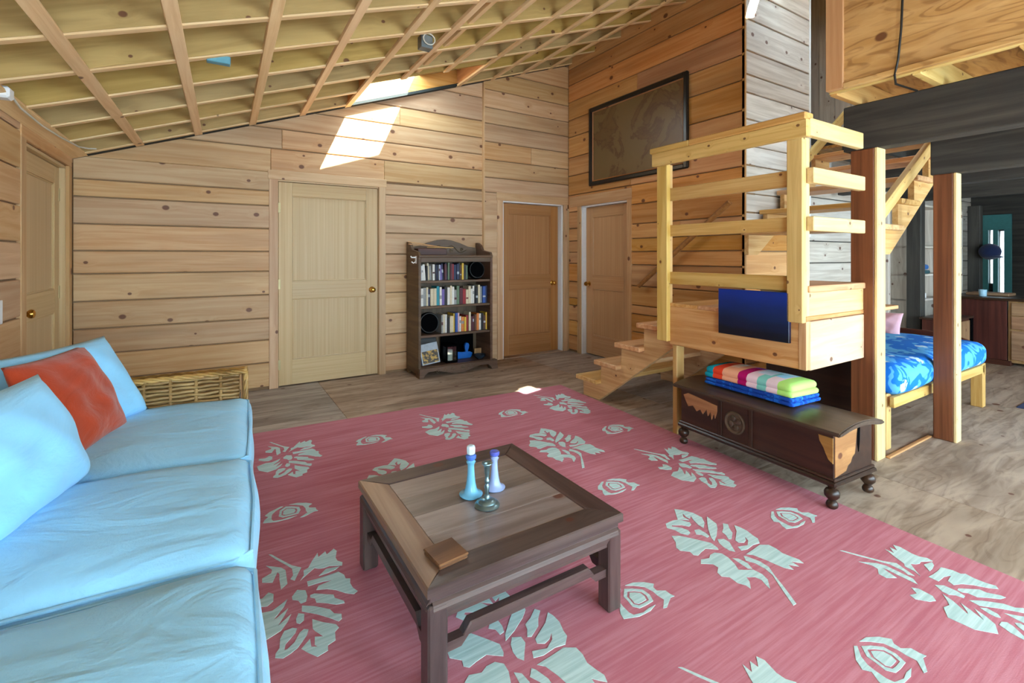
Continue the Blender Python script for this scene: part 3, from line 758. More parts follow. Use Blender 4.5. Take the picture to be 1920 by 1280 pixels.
# ------------------------------------------------------------------ things on the walls and the roof
fm = thing('framed_map', 'large faded brown world map in a black frame on the plank wall', 'map', (XR - .02, 3.95, 2.2))
MM = wall_frame((XR, 0, 0), '-x')
def mapmat():
    k = NT('old_map_print'); o = k.obj()
    n = k.noise(o, 2.6, 6, .6, .6); v = k.noise(o, 8, 3)
    c = k.mix(k.rng(n, .51, .56), L('#735b36'), L('#6b4f2c'))
    c = k.mix(k.math('MULTIPLY', k.rng(n, .50, .535), k.rng(n, .575, .54)), c, L('#5f4226'))
    c = k.mix(k.math('MULTIPLY', k.rng(v, .4, .7), .25), c, L('#6b5a34'))
    return k.done(c, .35, 0, .5)
prism('map_sheet', [(-4.65, 2.25), (-3.23, 2.25), (-3.23, 3.15), (-4.65, 3.15)], .004, .016, MM, mapmat(), fm)
for (a, b, c, d, ax) in ((-4.70, -4.645, 2.2, 3.2, 'y'), (-3.235, -3.18, 2.2, 3.2, 'y'), (-4.66, -3.22, 2.2, 2.255, 'x'), (-4.66, -3.22, 3.145, 3.2, 'x')):
    box('frame_bar', (a, c, .002), (b, d, .045), BLACK, fm, ax, .012, MM)
for (a, b, c, d, ax) in ((-4.65, -4.63, 2.25, 3.15, 'y'), (-3.25, -3.23, 2.25, 3.15, 'y'), (-4.64, -3.24, 2.25, 2.268, 'x'), (-4.64, -3.24, 3.132, 3.15, 'x')):
    box('slip', (a, c, .004), (b, d, .024), CHESTL, fm, ax, .003, MM)
def nightmat():
    k = NT('night_sea_print'); o = k.obj(); x, y, z = k.sep(o)
    n = k.noise(k.comb(k.math('MULTIPLY', x, 3), k.math('MULTIPLY', y, 9), 0), 1.5, 4)
    h = k.math('ADD', y, k.math('MULTIPLY', k.math('SUBTRACT', n, .5), .10))
    c = k.mix(k.rng(h, .90, 1.09), L('#08204a'), L('#082c86'))
    c = k.mix(k.rng(h, .93, .87), c, L('#0a1638'))
    c = k.mix(k.rng(h, .865, .83), c, L('#070c1c'))
    return k.done(c, .3, 0, .5)
cp = prism('canvas_painting', [(-1.941, .797), (-1.486, .797), (-1.486, 1.088), (-1.941, 1.088)], .0, .022, wall_frame((2.822, 0, 0), '-x'), nightmat(), None, .003)
tag(cp, 'dark blue night landscape canvas hung on the landing fascia below the railing', 'painting')

jb = thing('junction_box', 'grey electrical box with a white cable loop under the rafters', 'electrical box', (1.315, 3.34, 2.90))
box('housing', (1.27, 3.30, roof(1.315) - .10), (1.36, 3.375, roof(1.315) - .005), STEEL, jb)
tube('cable_loop', [(1.325 + .045 * math.cos(t * .5), 3.285, roof(1.315) - .04 + .04 * math.sin(t * .5)) for t in range(14)], .0045, CABLE, jb, 6)
tag(box('switch_box', (-.05, 3.25, roof(0) - .035), (.07, 3.30, roof(0) + .01), BLUEBOX, None, 'x', .004), 'small blue box fixed under a rafter above the sofa', 'electrical box')
cl = thing('cable_clamp', 'white cable clamp with wire running along the roof edge to the corner', 'cable', (-.93, 3.44, 2.1))
tube('wire', [(-.90, 3.42, 2.135), (-.905, 3.6, 2.105), (-.91, 4.0, 2.10), (-.905, 4.4, 2.112), (-.89, 4.8, 2.13), (-.86, 4.96, 2.15), (-.82, 5.0, 2.16)], .006, CABLE, cl, 6)
box('clamp', (-.95, 3.38, 2.10), (-.89, 3.46, 2.16), WHITEP, cl, 'y', .01)
ls = tag(box('light_switch', (XL, 3.60, .93), (XL + .008, 3.675, 1.06), WHITEP, None, 'z', .003), 'white switch plate at the left edge beside the left door', 'switch')

# ------------------------------------------------------------------ rug
RUGP = [(-.30, -.30), (2.665, -.30), (2.935, 3.80), (-.12, 3.95)]
rug = prism('area_rug', RUGP, 0, .009, None, RUGM)
tag(rug, 'large pink woven rug with pale leaf sprigs under the coffee table', 'rug')
SPRIG_A = [[(64,345),(89,320),(114,273),(117,222),(86,184),(45,159),(46,190),(61,228),(81,259),(56,245),(55,265),(67,297),(43,273),(42,239),(1,274)],[(-80,278),(-30,279),(4,268),(29,224),(18,208),(-4,203),(-24,230),(-65,255),(-73,246),(-44,214),(-34,186),(-43,166),(-66,161),(-84,187),(-86,222),(-103,251)],[(-8,170),(17,163),(17,128),(9,103),(-9,100),(-11,128),(-29,144)],[(145,214),(134,173),(128,149),(97,122),(41,88),(-6,67),(7,92),(54,140),(91,172)],[(158,135),(171,117),(145,92),(124,62),(77,36),(65,43),(83,70),(89,92),(121,107)],[(190,96),(197,74),(198,38),(185,-2),(182,-25),(155,-50),(118,-42),(68,-47),(35,-38),(46,-14),(94,-31),(131,-10),(145,14),(122,-5),(99,-11),(78,3),(82,21),(154,61)],[(19,68),(47,54),(46,26),(25,-1),(4,-30),(-9,-10),(-9,17),(1,46)],[(-138,195),(-107,179),(-79,141),(-55,105),(-30,66),(-36,30),(-44,19),(-87,53),(-126,47),(-156,39),(-170,52),(-164,75),(-194,104),(-191,126),(-160,154)],[(-170,15),(-132,2),(-109,14),(-78,14),(-57,-7),(-59,-39),(-75,-79),(-95,-108),(-68,-128),(-43,-140),(-39,-176),(-52,-206),(-96,-241),(-91,-225),(-74,-193),(-80,-170),(-111,-151),(-124,-174),(-159,-201),(-157,-179),(-172,-154),(-168,-116),(-191,-95),(-184,-73),(-152,-55),(-153,-30),(-193,-2)],[(-47,-50),(-28,-66),(-24,-104),(-41,-135),(-54,-123),(-52,-93)],[(30,-65),(86,-62),(142,-57),(177,-79),(178,-111),(169,-144),(177,-179),(185,-205),(176,-228),(159,-211),(143,-193),(138,-229),(111,-198),(98,-228),(77,-201),(69,-168),(62,-129),(49,-84)],[(8,-66),(17,-79),(31,-124),(28,-164),(-6,-210),(-34,-255),(-60,-293),(-91,-336),(-110,-335),(-79,-293),(-49,-252),(-9,-201),(4,-163),(3,-120),(-13,-89)]]
SPRIG_B = [[(-89,374),(-78,367),(-54,319),(-13,241),(18,206),(2,174),(-16,134),(-29,153),(-17,171),(-15,219),(-39,269),(-66,322)],[(-105,295),(-53,250),(-39,222),(-43,130),(-68,107),(-67,173),(-63,211),(-69,226),(-92,167),(-127,189),(-125,216),(-91,232),(-86,255)],[(3,122),(20,148),(23,180),(42,188),(64,229),(93,274),(91,241),(124,268),(125,241),(159,268),(167,245),(153,199),(155,173),(171,151),(165,131),(118,156),(97,154),(78,161),(64,174),(45,159),(27,144)],[(71,113),(103,142),(154,130),(135,118),(101,113)],[(25,102),(59,98),(98,96),(143,98),(159,66),(159,40),(175,30),(168,2),(171,-31),(182,-58),(166,-68),(140,-45),(113,-9),(83,17),(48,32),(59,52),(99,56),(115,57),(78,69),(24,71)],[(23,14),(38,15),(99,-30),(99,-50),(125,-85),(125,-97),(97,-89),(65,-60),(36,-39),(35,-13),(21,2)],[(-12,-28),(26,-55),(72,-102),(81,-131),(103,-147),(99,-171),(87,-178),(61,-142),(26,-100),(-17,-58)],[(9,-118),(38,-153),(76,-188),(81,-208),(66,-220),(60,-258),(34,-267),(30,-289),(-4,-297),(-27,-264),(-43,-236),(-12,-208),(-14,-245),(6,-257),(-3,-242),(3,-207),(29,-221),(9,-182),(3,-165)],[(-120,-230),(-117,-213),(-104,-196),(-98,-155),(-82,-125),(-56,-125),(-43,-136),(-50,-153),(-69,-173),(-85,-188),(-92,-213),(-83,-214),(-58,-195),(-38,-161),(-23,-151),(-10,-162),(-18,-184),(-46,-218),(-53,-226),(-76,-238),(-99,-245)],[(-40,-88),(-29,-62),(-11,-77),(-17,-108),(-32,-118),(-41,-107)],[(-37,42),(-15,71),(12,51),(13,13),(4,-13),(-14,-14),(-20,8),(-38,23)],[(-140,9),(-108,1),(-77,19),(-54,36),(-69,1),(-109,-50),(-97,-46),(-57,-16),(-74,-49),(-100,-90),(-51,-52),(-68,-87),(-91,-117),(-141,-136),(-184,-86),(-190,-17)],[(-134,89),(-111,114),(-95,94),(-100,52),(-121,36),(-147,47),(-176,80),(-168,100)]]
MEDAL = [[(-10,80),(28,76),(68,54),(93,27),(76,15),(73,-5),(102,-23),(102,-45),(107,-61),(89,-58),(36,-85),(21,-81),(59,-52),(55,-26),(57,-1),(49,34),(18,62)],[(-48,81),(-38,75),(-75,49),(-93,24),(-98,3),(-101,-29),(-95,-47),(-56,-57),(-25,-52),(10,-54),(-28,-65),(-83,-63),(-139,-42),(-132,-19),(-112,6),(-127,25),(-104,52)],[(-27,63),(0,49),(27,26),(29,-5),(16,-33),(-23,-34),(-50,-32),(-65,-13),(-59,14),(-56,37)]]

def motif(polys, cx, cy, rot=0, sc_=1.0):
    bm = bmesh.new(); ca, sa = math.cos(rot), math.sin(rot)
    for p in polys:
        q = [(sc_ * (a * ca - b * sa) / 1000, sc_ * (a * sa + b * ca) / 1000) for a, b in p]
        n = len(q)
        if sum(q[i][0] * q[(i + 1) % n][1] - q[(i + 1) % n][0] * q[i][1] for i in range(n)) < 0: q = q[::-1]
        top = [bm.verts.new((a, b, .0104)) for a, b in q]; bot = [bm.verts.new((a, b, .0085)) for a, b in q]
        bm.faces.new(top)
        for i in range(n): bm.faces.new((bot[i], bot[(i + 1) % n], top[(i + 1) % n], top[i]))
    return mesh_of(bm, 'motif')
core = MEDAL.pop(); ccx = sum(p[0] for p in core) / len(core); ccy = sum(p[1] for p in core) / len(core)
inn = lambda f: [(ccx + (a - ccx) * f, ccy + (b - ccy) * f) for a, b in core]
o1, o2 = inn(1.08), inn(.80)
for i in range(len(core)): j = (i + 1) % len(core); MEDAL.append([o1[i], o1[j], o2[j], o2[i]])
MEDAL.append(inn(.62))
mA, mB, mM = motif(SPRIG_A, 0, 0), motif(SPRIG_B, 0, 0), motif(MEDAL, 0, 0)
for me in (mA, mB, mM): me.materials.append(MOTIF)
for me, nm, pts in ((mB, 'leaf_sprig', [(.40, 3.32), (1.49, 3.32), (2.59, 3.28), (.28, 1.93), (1.36, 1.95), (2.46, 1.90), (.25, .6), (1.32, .62), (2.41, .64)]),
                    (mA, 'leaf_sprig', [(.90, 2.63), (2.00, 2.57), (.83, 1.30), (1.92, 1.28), (.8, .0), (1.88, .0)]),
                    (mM, 'medallion', [(.95, 3.36), (2.08, 3.33), (.33, 2.63), (1.45, 2.6), (2.55, 2.61), (.82, 1.95), (1.92, 1.96), (.3, 1.25), (1.37, 1.27), (2.43, 1.27), (.8, .65), (1.84, .66)])):
    for (a, b) in pts: link(nm, me, rug, Matrix.Translation((a, b, 0)))

# ------------------------------------------------------------------ coffee table
T0, T1, U0, U1, TZ = .505, 1.265, 1.265, 2.035, .36
G0 = .0105
ct = thing('coffee_table', 'low square dark wooden coffee table on the pink rug', 'table', ((T0 + T1) / 2, (U0 + U1) / 2, G0))
fw_ = .10
def mitre(name, pts): prism(name, pts, TZ - .032, TZ, None, ELM_D if name == 'x' else ELM, ct, .003)
MZ = Matrix()
def tframe(a, b, M):
    ln = b; w = fw_
    prism('frame_board', [(0, 0), (ln, 0), (ln - w, w), (w, w)], -.030, 0, M, ELM_D, ct, .004)
sx_, sy_ = T1 - T0, U1 - U0
tframe(0, sx_, Matrix.Translation((T0, U0, TZ)))
tframe(0, sy_, Matrix.Translation((T1, U0, TZ)) @ Matrix.Rotation(math.pi / 2, 4, 'Z'))
tframe(0, sx_, Matrix.Translation((T1, U1, TZ)) @ Matrix.Rotation(math.pi, 4, 'Z'))
tframe(0, sy_, Matrix.Translation((T0, U1, TZ)) @ Matrix.Rotation(-math.pi / 2, 4, 'Z'))
ELM2 = wood('worn_frame_board', '#a28a6e', '#7d6249', '#4a3526', .12, .05, .1, .4, grain=16, stain=.5, spec=.5)
for o in ct.children[3:4]:
    o.data.materials[0] = ELM2
pw = (sx_ - 2 * fw_)
for i in range(4):
    a = U0 + fw_ + (sy_ - 2 * fw_) * i / 4; b = U0 + fw_ + (sy_ - 2 * fw_) * (i + 1) / 4
    box('top_plank', (T0 + fw_, a + .0006, TZ - .024), (T1 - fw_, b - .0006, TZ - .003), ELM, ct, 'x', .001)
for (lo, hi, ax) in (((T0 + .012, U0 + .012, TZ - .052), (T1 - .012, U1 - .012, TZ - .030), 'x'),):
    box('waist', lo, hi, ELM_D, ct, ax, .002)
def apron(p0, p1, nrm):
    # bulging apron with a moulded profile
    x = (Vector(p1) - Vector(p0)); ln = x.length; m = axes(p0, x, (0, 0, 1))
    prof = [(0, 0), (.0, .010), (-.010, .020), (-.024, .024), (-.038, .018), (-.052, .012), (-.062, .012), (-.062, 0)]
    bm = bmesh.new(); rings = []
    for t in (0, 1): rings.append([bm.verts.new((t * ln, a, b)) for a, b in prof])
    n = len(prof)
    for i in range(n): bm.faces.new((rings[0][i], rings[0][(i + 1) % n], rings[1][(i + 1) % n], rings[1][i]))
    bm.faces.new(rings[0][::-1]); bm.faces.new(rings[1])
    bmesh.ops.recalc_face_normals(bm, faces=bm.faces)
    link('apron', mesh_of(bm, 'apron'), ct, m, ELM_D)
i_ = .02
apron((T0 + i_, U0 + i_ + .006, TZ - .05), (T1 - i_, U0 + i_ + .006, TZ - .05), 0)
apron((T1 - i_ - .006, U0 + i_, TZ - .05), (T1 - i_ - .006, U1 - i_, TZ - .05), 0)
apron((T1 - i_, U1 - i_ - .006, TZ - .05), (T0 + i_, U1 - i_ - .006, TZ - .05), 0)
apron((T0 + i_ + .006, U1 - i_, TZ - .05), (T0 + i_ + .006, U0 + i_, TZ - .05), 0)
lw = .062
for (x, y) in ((T0 + .004, U0 + .004), (T1 - lw - .004, U0 + .004), (T0 + .004, U1 - lw - .004), (T1 - lw - .004, U1 - lw - .004)):
    box('leg', (x, y, G0), (x + lw, y + lw, TZ - .06), ELM_D, ct, 'z', .006)
def stretcher(a, b, ax):
    # humpbacked rail: low at both ends, raised along the middle
    (x0, y0), (x1, y1) = a, b
    ln = math.hypot(x1 - x0, y1 - y0); z = .135
    m = axes((x0, y0, z), (x1 - x0, y1 - y0, 0), (0, 0, 1))
    pts = [(0, 0), (.05, 0), (.075, .028), (ln - .075, .028), (ln - .05, 0), (ln, 0), (ln, .032), (ln - .06, .032), (ln - .085, .062), (.085, .062), (.06, .032), (0, .032)]
    prism('stretcher', pts, -.016, .016, m, ELM_D, ct, .004)
c_ = .035
stretcher((T0 + lw, U0 + c_), (T1 - lw, U0 + c_), 'x'); stretcher((T0 + lw, U1 - c_), (T1 - lw, U1 - c_), 'x')
stretcher((T0 + c_, U0 + lw), (T0 + c_, U1 - lw), 'y'); stretcher((T1 - c_, U0 + lw), (T1 - c_, U1 - lw), 'y')

# candlesticks and box on the table
def on_table(x, y): return Matrix.Translation((x, y, TZ))
def glass_stick(label, x, y, mat, grp, stopper, sr, sh):
    t = thing('candlestick', label, 'candlestick', (x, y, TZ), 0, grp)
    pr = lambda p: [(r * sr, z * sh) for r, z in p]
    lathe('stem', pr([(0, 0), (.038, 0), (.042, .004), (.043, .008), (.036, .012), (.027, .017), (.022, .028), (.017, .055), (.0135, .09), (.012, .125), (.0125, .140), (.016, .147), (.017, .152), (.013, .156), (.011, .160), (0, .160)]), mat, t, on_table(x, y), 20)
    if stopper:
        lathe('cup', pr([(0, .158), (.012, .158), (.019, .166), (.020, .176), (.016, .182), (0, .182)]), plain('deep_blue_glass', '#4f76c8', .15, var=.1), t, on_table(x, y), 16)
        lathe('stopper', pr([(0, .182), (.011, .183), (.0155, .188), (.016, .20), (.0165, .212), (.015, .220), (.009, .224), (0, .224)]), CLEARGLASS, t, on_table(x, y), 8, .2)
    else:
        lathe('cup', pr([(0, .158), (.010, .158), (.019, .166), (.0205, .178), (.017, .184), (.010, .180), (0, .178)]), plain('violet_glass', '#5560b8', .15, var=.1), t, on_table(x, y), 16)
    return t
glass_stick('tall blue glass candlestick with a clear faceted stopper on the coffee table', .850, 1.675, BLUEGLASS, 'candlesticks on the coffee table', True, 1.08, .88)
glass_stick('lilac blue glass candlestick behind the pewter one on the coffee table', .957, 1.675, LILACGLASS, 'candlesticks on the coffee table', False, 1.0, .82)
pt = thing('candlestick', 'grey pewter candlestick with a wide round foot on the coffee table', 'candlestick', (.868, 1.576, TZ), 0, 'candlesticks on the coffee table')
mp_ = on_table(.868, 1.576)
lathe('foot', [(0, 0), (.047, 0), (.048, .004), (.043, .010), (.034, .013), (.030, .020), (.024, .024), (.012, .028), (0, .028)], PEWTER, pt, mp_)
lathe('stem', [(0, .026), (.011, .028), (.011, .036), (.006, .042), (.008, .056), (.0095, .072), (.006, .082), (.010, .088), (.010, .096), (.007, .100), (.008, .116), (.010, .122), (.010, .128), (0, .13)], PEWTER, pt, mp_, 16)
lathe('cup', [(0, .126), (.010, .128), (.011, .146), (.018, .156), (.021, .158), (.0205, .160), (.012, .156), (.009, .148), (0, .147)], PEWTER, pt, mp_, 20)
KB = wood('brown_leather_box', '#7d5536', '#5b3a22', '#2e1b10', 0, .02, .05, .4, grain=10, stain=.6)
wb = thing('trinket_box', 'small square brown wooden box near the corner of the coffee table', 'box', (.61, 1.375, TZ), .10)
BASE.append(Matrix.Translation((.61, 1.375, TZ)) @ Matrix.Rotation(.10, 4, 'Z'))
box('base', (-.05, -.05, 0), (.05, .05, .011), KB, wb, 'x', .003)
box('lid', (-.052, -.052, .0115), (.052, .052, .019), KB, wb, 'x', .004)
BASE.pop()

# ------------------------------------------------------------------ sofa
SA = math.radians(-3.0)
so_ = thing('sofa', 'wicker sofa with three pale blue slipcovered seat cushions on the left', 'sofa', (-.4, 1.7, G0), SA)
# local frame: x across the seat (front at 0), y along the sofa, turned a little
BASE.append(Matrix.Translation((.06, 2.0, 0)) @ Matrix.Rotation(SA, 4, 'Z'))
def weave_panel(name, u0, u1, z0, z1, M, par):
    bm = bmesh.new(); rows = int((z1 - z0) / .021); nst = int((u1 - u0) / .105)
    for r_ in range(rows):
        z = z0 + (r_ + .5) * (z1 - z0) / rows; pts = []
        for i in range(int((u1 - u0) / .035) + 1):
            u = u0 + i * .035
            pts.append((u, z + .002 * math.sin(i * 1.7 + r_), .009 * math.cos((u - u0) / .105 * math.pi + math.pi * (r_ % 2))))
        tube_bm(bm, pts, .0088, 6)
    for i in range(nst + 1):
        u = u0 + (i) * (u1 - u0) / nst
        tube_bm(bm, [(u, z0, 0), (u, z1, 0)], .010, 6)
    link(name, mesh_of(bm, name, True), par, M, WICK, kind='stuff')
def braid(name, p0, p1, r, par):
    bm = bmesh.new(); p0, p1 = Vector(p0), Vector(p1); ln = (p1 - p0).length; n = max(4, int(ln / .018))
    m = frame(p0, p1); m.translation = p0
    for ph in (0, 2.1, 4.2):
        tube_bm(bm, [(ln * i / n, r * .6 * math.cos(i * .7 + ph), r * .6 * math.sin(i * .7 + ph)) for i in range(n + 1)], r * .62, 6)
    link(name, mesh_of(bm, name, True), par, m, WICK)
YA = 1.18                                     # far arm (local y)
weave_panel('arm_weave', -.92, .015, .12, .625, axes((0, YA - .012, 0), (1, 0, 0), (0, 0, 1)), so_)
weave_panel('arm_weave', -.92, .015, .12, .625, axes((0, YA + .05, 0), (1, 0, 0), (0, 0, 1)), so_)
braid('arm_rim', (-.95, YA - .012, .632), (.03, YA - .012, .632), .014, so_); braid('arm_rim', (-.95, YA + .05, .632), (.03, YA + .05, .632), .014, so_)
box('arm_top', (-.95, YA - .015, .620), (.022, YA + .05, .634), WICK, so_, 'x', .003)
braid('arm_rim', (.022, YA - .01, .10), (.022, YA - .01, .635), .013, so_); braid('arm_rim', (.022, YA + .05, .10), (.022, YA + .05, .635), .013, so_)
box('arm_front', (.0, YA - .01, .10), (.018, YA + .05, .62), WICK, so_, 'z', .003)
weave_panel('base_weave', -1.62, 1.17, .08, .33, axes((.0, 0, 0), (0, 1, 0), (0, 0, 1)), so_)
box('seat_deck', (-.90, -1.62, .27), (-.02, YA - .02, .335), WICK, so_, 'y')
box('back_panel', (-.97, -1.62, .10), (-.90, YA + .06, .80), WICK, so_, 'y', .02)
for (x, y) in ((-.03, YA), (-.92, YA), (-.03, -1.55), (-.92, -1.55)): box('leg', (x - .03, y - .03, G0), (x + .03, y + .03, .14), CASE, so_, 'z', .006)
ys = [(.205, 1.165), (-.545, .20), (-1.55, -.55)]
for i, (a, b) in enumerate(ys):
    cu = soft_box('seat_cushion', .92, b - a, .19, .055, (.030, .045, .035)[i], SLIP, so_, Matrix.Translation((-.415 + (.0, .012, .02)[i], (a + b) / 2, .395 + (.0, .012, .010)[i])), .004, 16, i + 3, .015)
    ed = .085; w = .92 / 2 - .012; d = (b - a) / 2 - .014; cx = -.415 + (.0, .012, .02)[i] ; cy = (a + b) / 2; zt = .395 + (.0, .012, .010)[i] + .092
    tube('piping', [(cx - w, cy + d, zt - .012), (cx + w - .04, cy + d, zt - .012), (cx + w + .003, cy + d - .03, zt - .014), (cx + w + .012, cy, zt - .018), (cx + w + .003, cy - d + .03, zt - .014), (cx + w - .04, cy - d, zt - .012), (cx - w, cy - d, zt - .012)], .0055, SLIP, cu, 6)
BASE.pop()

def loose(name, label, group, br, bl, tr, thick, mat, seed, pinch=.06):
    """pillow from its bottom-right, bottom-left and top-right corners (as seen)"""
    br, bl, tr = Vector(br), Vector(bl), Vector(tr)
    x = br - bl; y = tr - br
    c = (bl + tr) / 2
    xn = x.normalized(); sk = y.dot(xn); yo = y - xn * sk
    o = pillow(name, x.length * 1.04, yo.length * 1.04, thick, mat, None, axes(c, x, yo), seed, 22, .006, pinch, sk / yo.length)
    return tag(o, label, 'pillow', group)
loose('throw_pillow', 'pale blue pillow in the far sofa corner behind the rust pillow', 'pale blue sofa pillows', (-.31, 3.12, .50), (-.62, 2.56, .50), (-.49, 3.15, .885), .19, SLIP_P, 1)
loose('throw_pillow', 'rust red velvet pillow leaning between the two pale blue pillows', None, (-.365, 2.90, .495), (-.50, 2.40, .50), (-.535, 2.99, .875), .15, RED, 2)
loose('throw_pillow', 'pale blue pillow nearest the camera, in front of the rust pillow', 'pale blue sofa pillows', (-.41, 2.33, .50), (-.58, 1.70, .50), (-.50, 2.14, .905), .24, SLIP_P, 5)

# ------------------------------------------------------------------ wooden chest with towels
CA = math.atan2(.062, 1.0)
chest = thing('blanket_chest', 'long low dark wooden chest with bun feet below the landing', 'chest', (2.9, 1.67, G0), -CA)
BASE.append(Matrix.Translation((2.885, 1.675, G0)) @ Matrix.Rotation(-CA, 4, 'Z'))
hl, hd = .495, .185                           # half length (y), half depth (x)
body = box('body', (-hd, -hl, .135), (hd, hl, .385), CHEST, chest, 'y', .004)
box('base_moulding', (-hd - .018, -hl - .018, .115), (hd + .018, hl + .018, .140), CHEST, chest, 'y', .008)
box('base_moulding', (-hd - .010, -hl - .010, .140), (hd + .010, hl + .010, .155), CHEST, chest, 'y', .006)
# lid with a slow curve front to back
bm = bmesh.new(); n = 14; W = hd + .035; Lh = hl + .045; rings = []
for s in (-Lh, Lh):
    top = [(-W + 2 * W * i / n, .402 + .032 * (1 - ((2 * i / n) - 1) ** 2)) for i in range(n + 1)]
    ring = [bm.verts.new((x, s, z)) for x, z in top] + [bm.verts.new((x, s, max(.383, z - .03))) for x, z in reversed(top)]
    rings.append(ring)
m_ = len(rings[0])
for i in range(m_): bm.faces.new((rings[0][i], rings[0][(i + 1) % m_], rings[1][(i + 1) % m_], rings[1][i]))
bm.faces.new(rings[0][::-1]); bm.faces.new(rings[1]); bmesh.ops.recalc_face_normals(bm, faces=bm.faces)
bmesh.ops.bevel(bm, geom=[e for e in bm.edges if e.calc_face_angle(0) > .9], offset=.006, segments=2, affect='EDGES')
CLID = wood('worn_lid_wood', '#584536', '#3f3025', '#241811', 0, .05, .1, .35, grain=18, stain=.5, spec=.5)
bm.transform(Matrix.Rotation(-math.pi / 2, 4, 'Z'))
link('lid', mesh_of(bm, 'lid', True, .5), chest, ROT['y'], CLID)
MCf = axes((-hd, 0, 0), (0, -1, 0), (0, 0, 1))          # chest front: local x towards the near end
def patch(name, pts, par, M, mat, d=.004): return prism(name, pts, -.002, d, M, mat, par, .0015)
patch('inlay', [(-.47, .34), (-.43, .36), (-.20, .335), (-.20, .30), (-.215, .25), (-.225, .285), (-.24, .235), (-.25, .285), (-.27, .25), (-.28, .29), (-.31, .25), (-.33, .275), (-.36, .255), (-.39, .285), (-.43, .27), (-.455, .31)], body, MCf, CHESTL)
patch('inlay', [(.42, .36), (.492, .36), (.492, .23), (.470, .245), (.455, .275), (.445, .30), (.425, .33)], body, MCf, CHESTL)
bm = bmesh.new()
lathe_bm(bm, [(.070, 0), (.070, .006), (.062, .010), (.056, .006), (.052, .003), (.0, .003)], 28)
link('rosette', mesh_of(bm, 'r', True, .6), body, MCf @ Matrix.Translation((-.075, .265, 0)), CLID)
for k in range(4):
    a = k * math.pi / 2 + .4
    bm = bmesh.new(); sphere_bm(bm, (.028 * math.cos(a), .028 * math.sin(a), .003), .02, 1, 1, .35, 12, 6)
    link('petal', mesh_of(bm, 'p', True), body, MCf @ Matrix.Translation((-.075, .265, 0)), CLID)
for a, b in ((-.19, -.165), (.02, .045)): box('pilaster', (a, .156, 0), (b, .384, .006), CHEST, body, 'y', .002, MCf)
MCe = axes((0, -hl, 0), (1, 0, 0), (0, 0, 1))           # near end
patch('inlay', [(-.18, .37), (.03, .384), (.02, .34), (.015, .30), (.005, .25), (-.02, .235), (-.035, .21), (-.06, .20), (-.08, .175), (-.12, .168), (-.18, .16)], body, MCe, CHESTL)
patch('notch', [(.035, .384), (.06, .384), (.055, .30), (.045, .25), (.035, .29)], body, MCe, NEARB, .003)
prof = [(0, 0), (.018, 0), (.026, .008), (.028, .02), (.022, .034), (.014, .040), (.022, .048), (.034, .062), (.036, .080), (.028, .096), (.016, .102), (.020, .110), (.024, .117), (0, .117)]
for (x, y) in ((-hd + .01, -hl + .015), (hd - .01, -hl + .015), (-hd + .01, hl - .015), (hd - .01, hl - .015)):
    lathe('bun_foot', prof, CHEST, chest, Matrix.Translation((x, y, 0)), 20)
# towels lie across the lid
ZT = .437
def folded(name, label, sx, sy, z, h, mat, x, y, rot, layers):
    t = thing(name, label, 'towel', (x, y, z), rot, None)
    BASE.append(BASE[-1] @ Matrix.Translation((x, y, z)) @ Matrix.Rotation(rot, 4, 'Z'))
    for i in range(layers):
        a = h / layers
        soft_box('fold', sy - .012 * (i % 2), sx - .008 * i, a * 1.02, a * .48, .004, mat, t, Matrix.Translation((0, 0, a * (i + .5))) @ Matrix.Rotation(math.pi / 2, 4, 'Z'), .0015, 10, i)
    BASE.pop(); return t
cols = [(-.31, -.23, -.2, .2, '#1d9fb8'), (-.23, -.16, -.2, .2, '#e2472c'), (-.16, -.05, -.2, .2, '#e9a886'), (-.05, .01, -.2, .2, '#b01566'), (.01, .08, -.2, .2, '#e9cdd8'),
        (.08, .14, -.2, .2, '#7fc9c2'), (.14, .21, -.2, .2, '#e9d3dc'), (.21, .34, -.2, .2, '#b5e87c'),
        (-.23, -.16, .0, .07, '#f07a5c'), (-.16, -.10, .02, .09, '#e3ded6'), (-.05, .01, .04, .2, '#8a3fa8'), (.01, .21, .05, .2, '#bfe4f4'), (.03, .12, -.05, .05, '#d8e6f6'), (-.16, -.1, -.05, .02, '#f2d6c0'), (.14, .2, -.04, .05, '#9ed8f0')]
CHECK = towel_mat('bright_check_terry', cols, 0, 0, '#e8e4e0')
tw1 = folded('folded_towel', 'folded deep blue towel under the checked one on the chest', .285, .60, ZT, .045, BTOWEL, .02, .055, .0, 2)
BASE.append(BASE[-1])
t2 = thing('folded_towel', 'folded bright multicolour checked towel on top of the blue towel', 'towel', (.02, .06, ZT + .045), 0)
MB3 = BASE[-1] @ Matrix.Translation((.02, .06, ZT + .045))
BASE.append(MB3)
for i, (z0, hh) in enumerate(((0, .036), (.028, .044))):
    soft_box('fold', .60 - .012 * i, .27 - .004 * i, hh, hh * .49, .006 + .012 * i, CHECK, t2, Matrix.Translation((0, 0, z0 + hh / 2)) @ Matrix.Rotation(-math.pi / 2, 4, 'Z'), .002, 14, 20 + i)
BASE.pop(); BASE.pop()
BASE.pop()

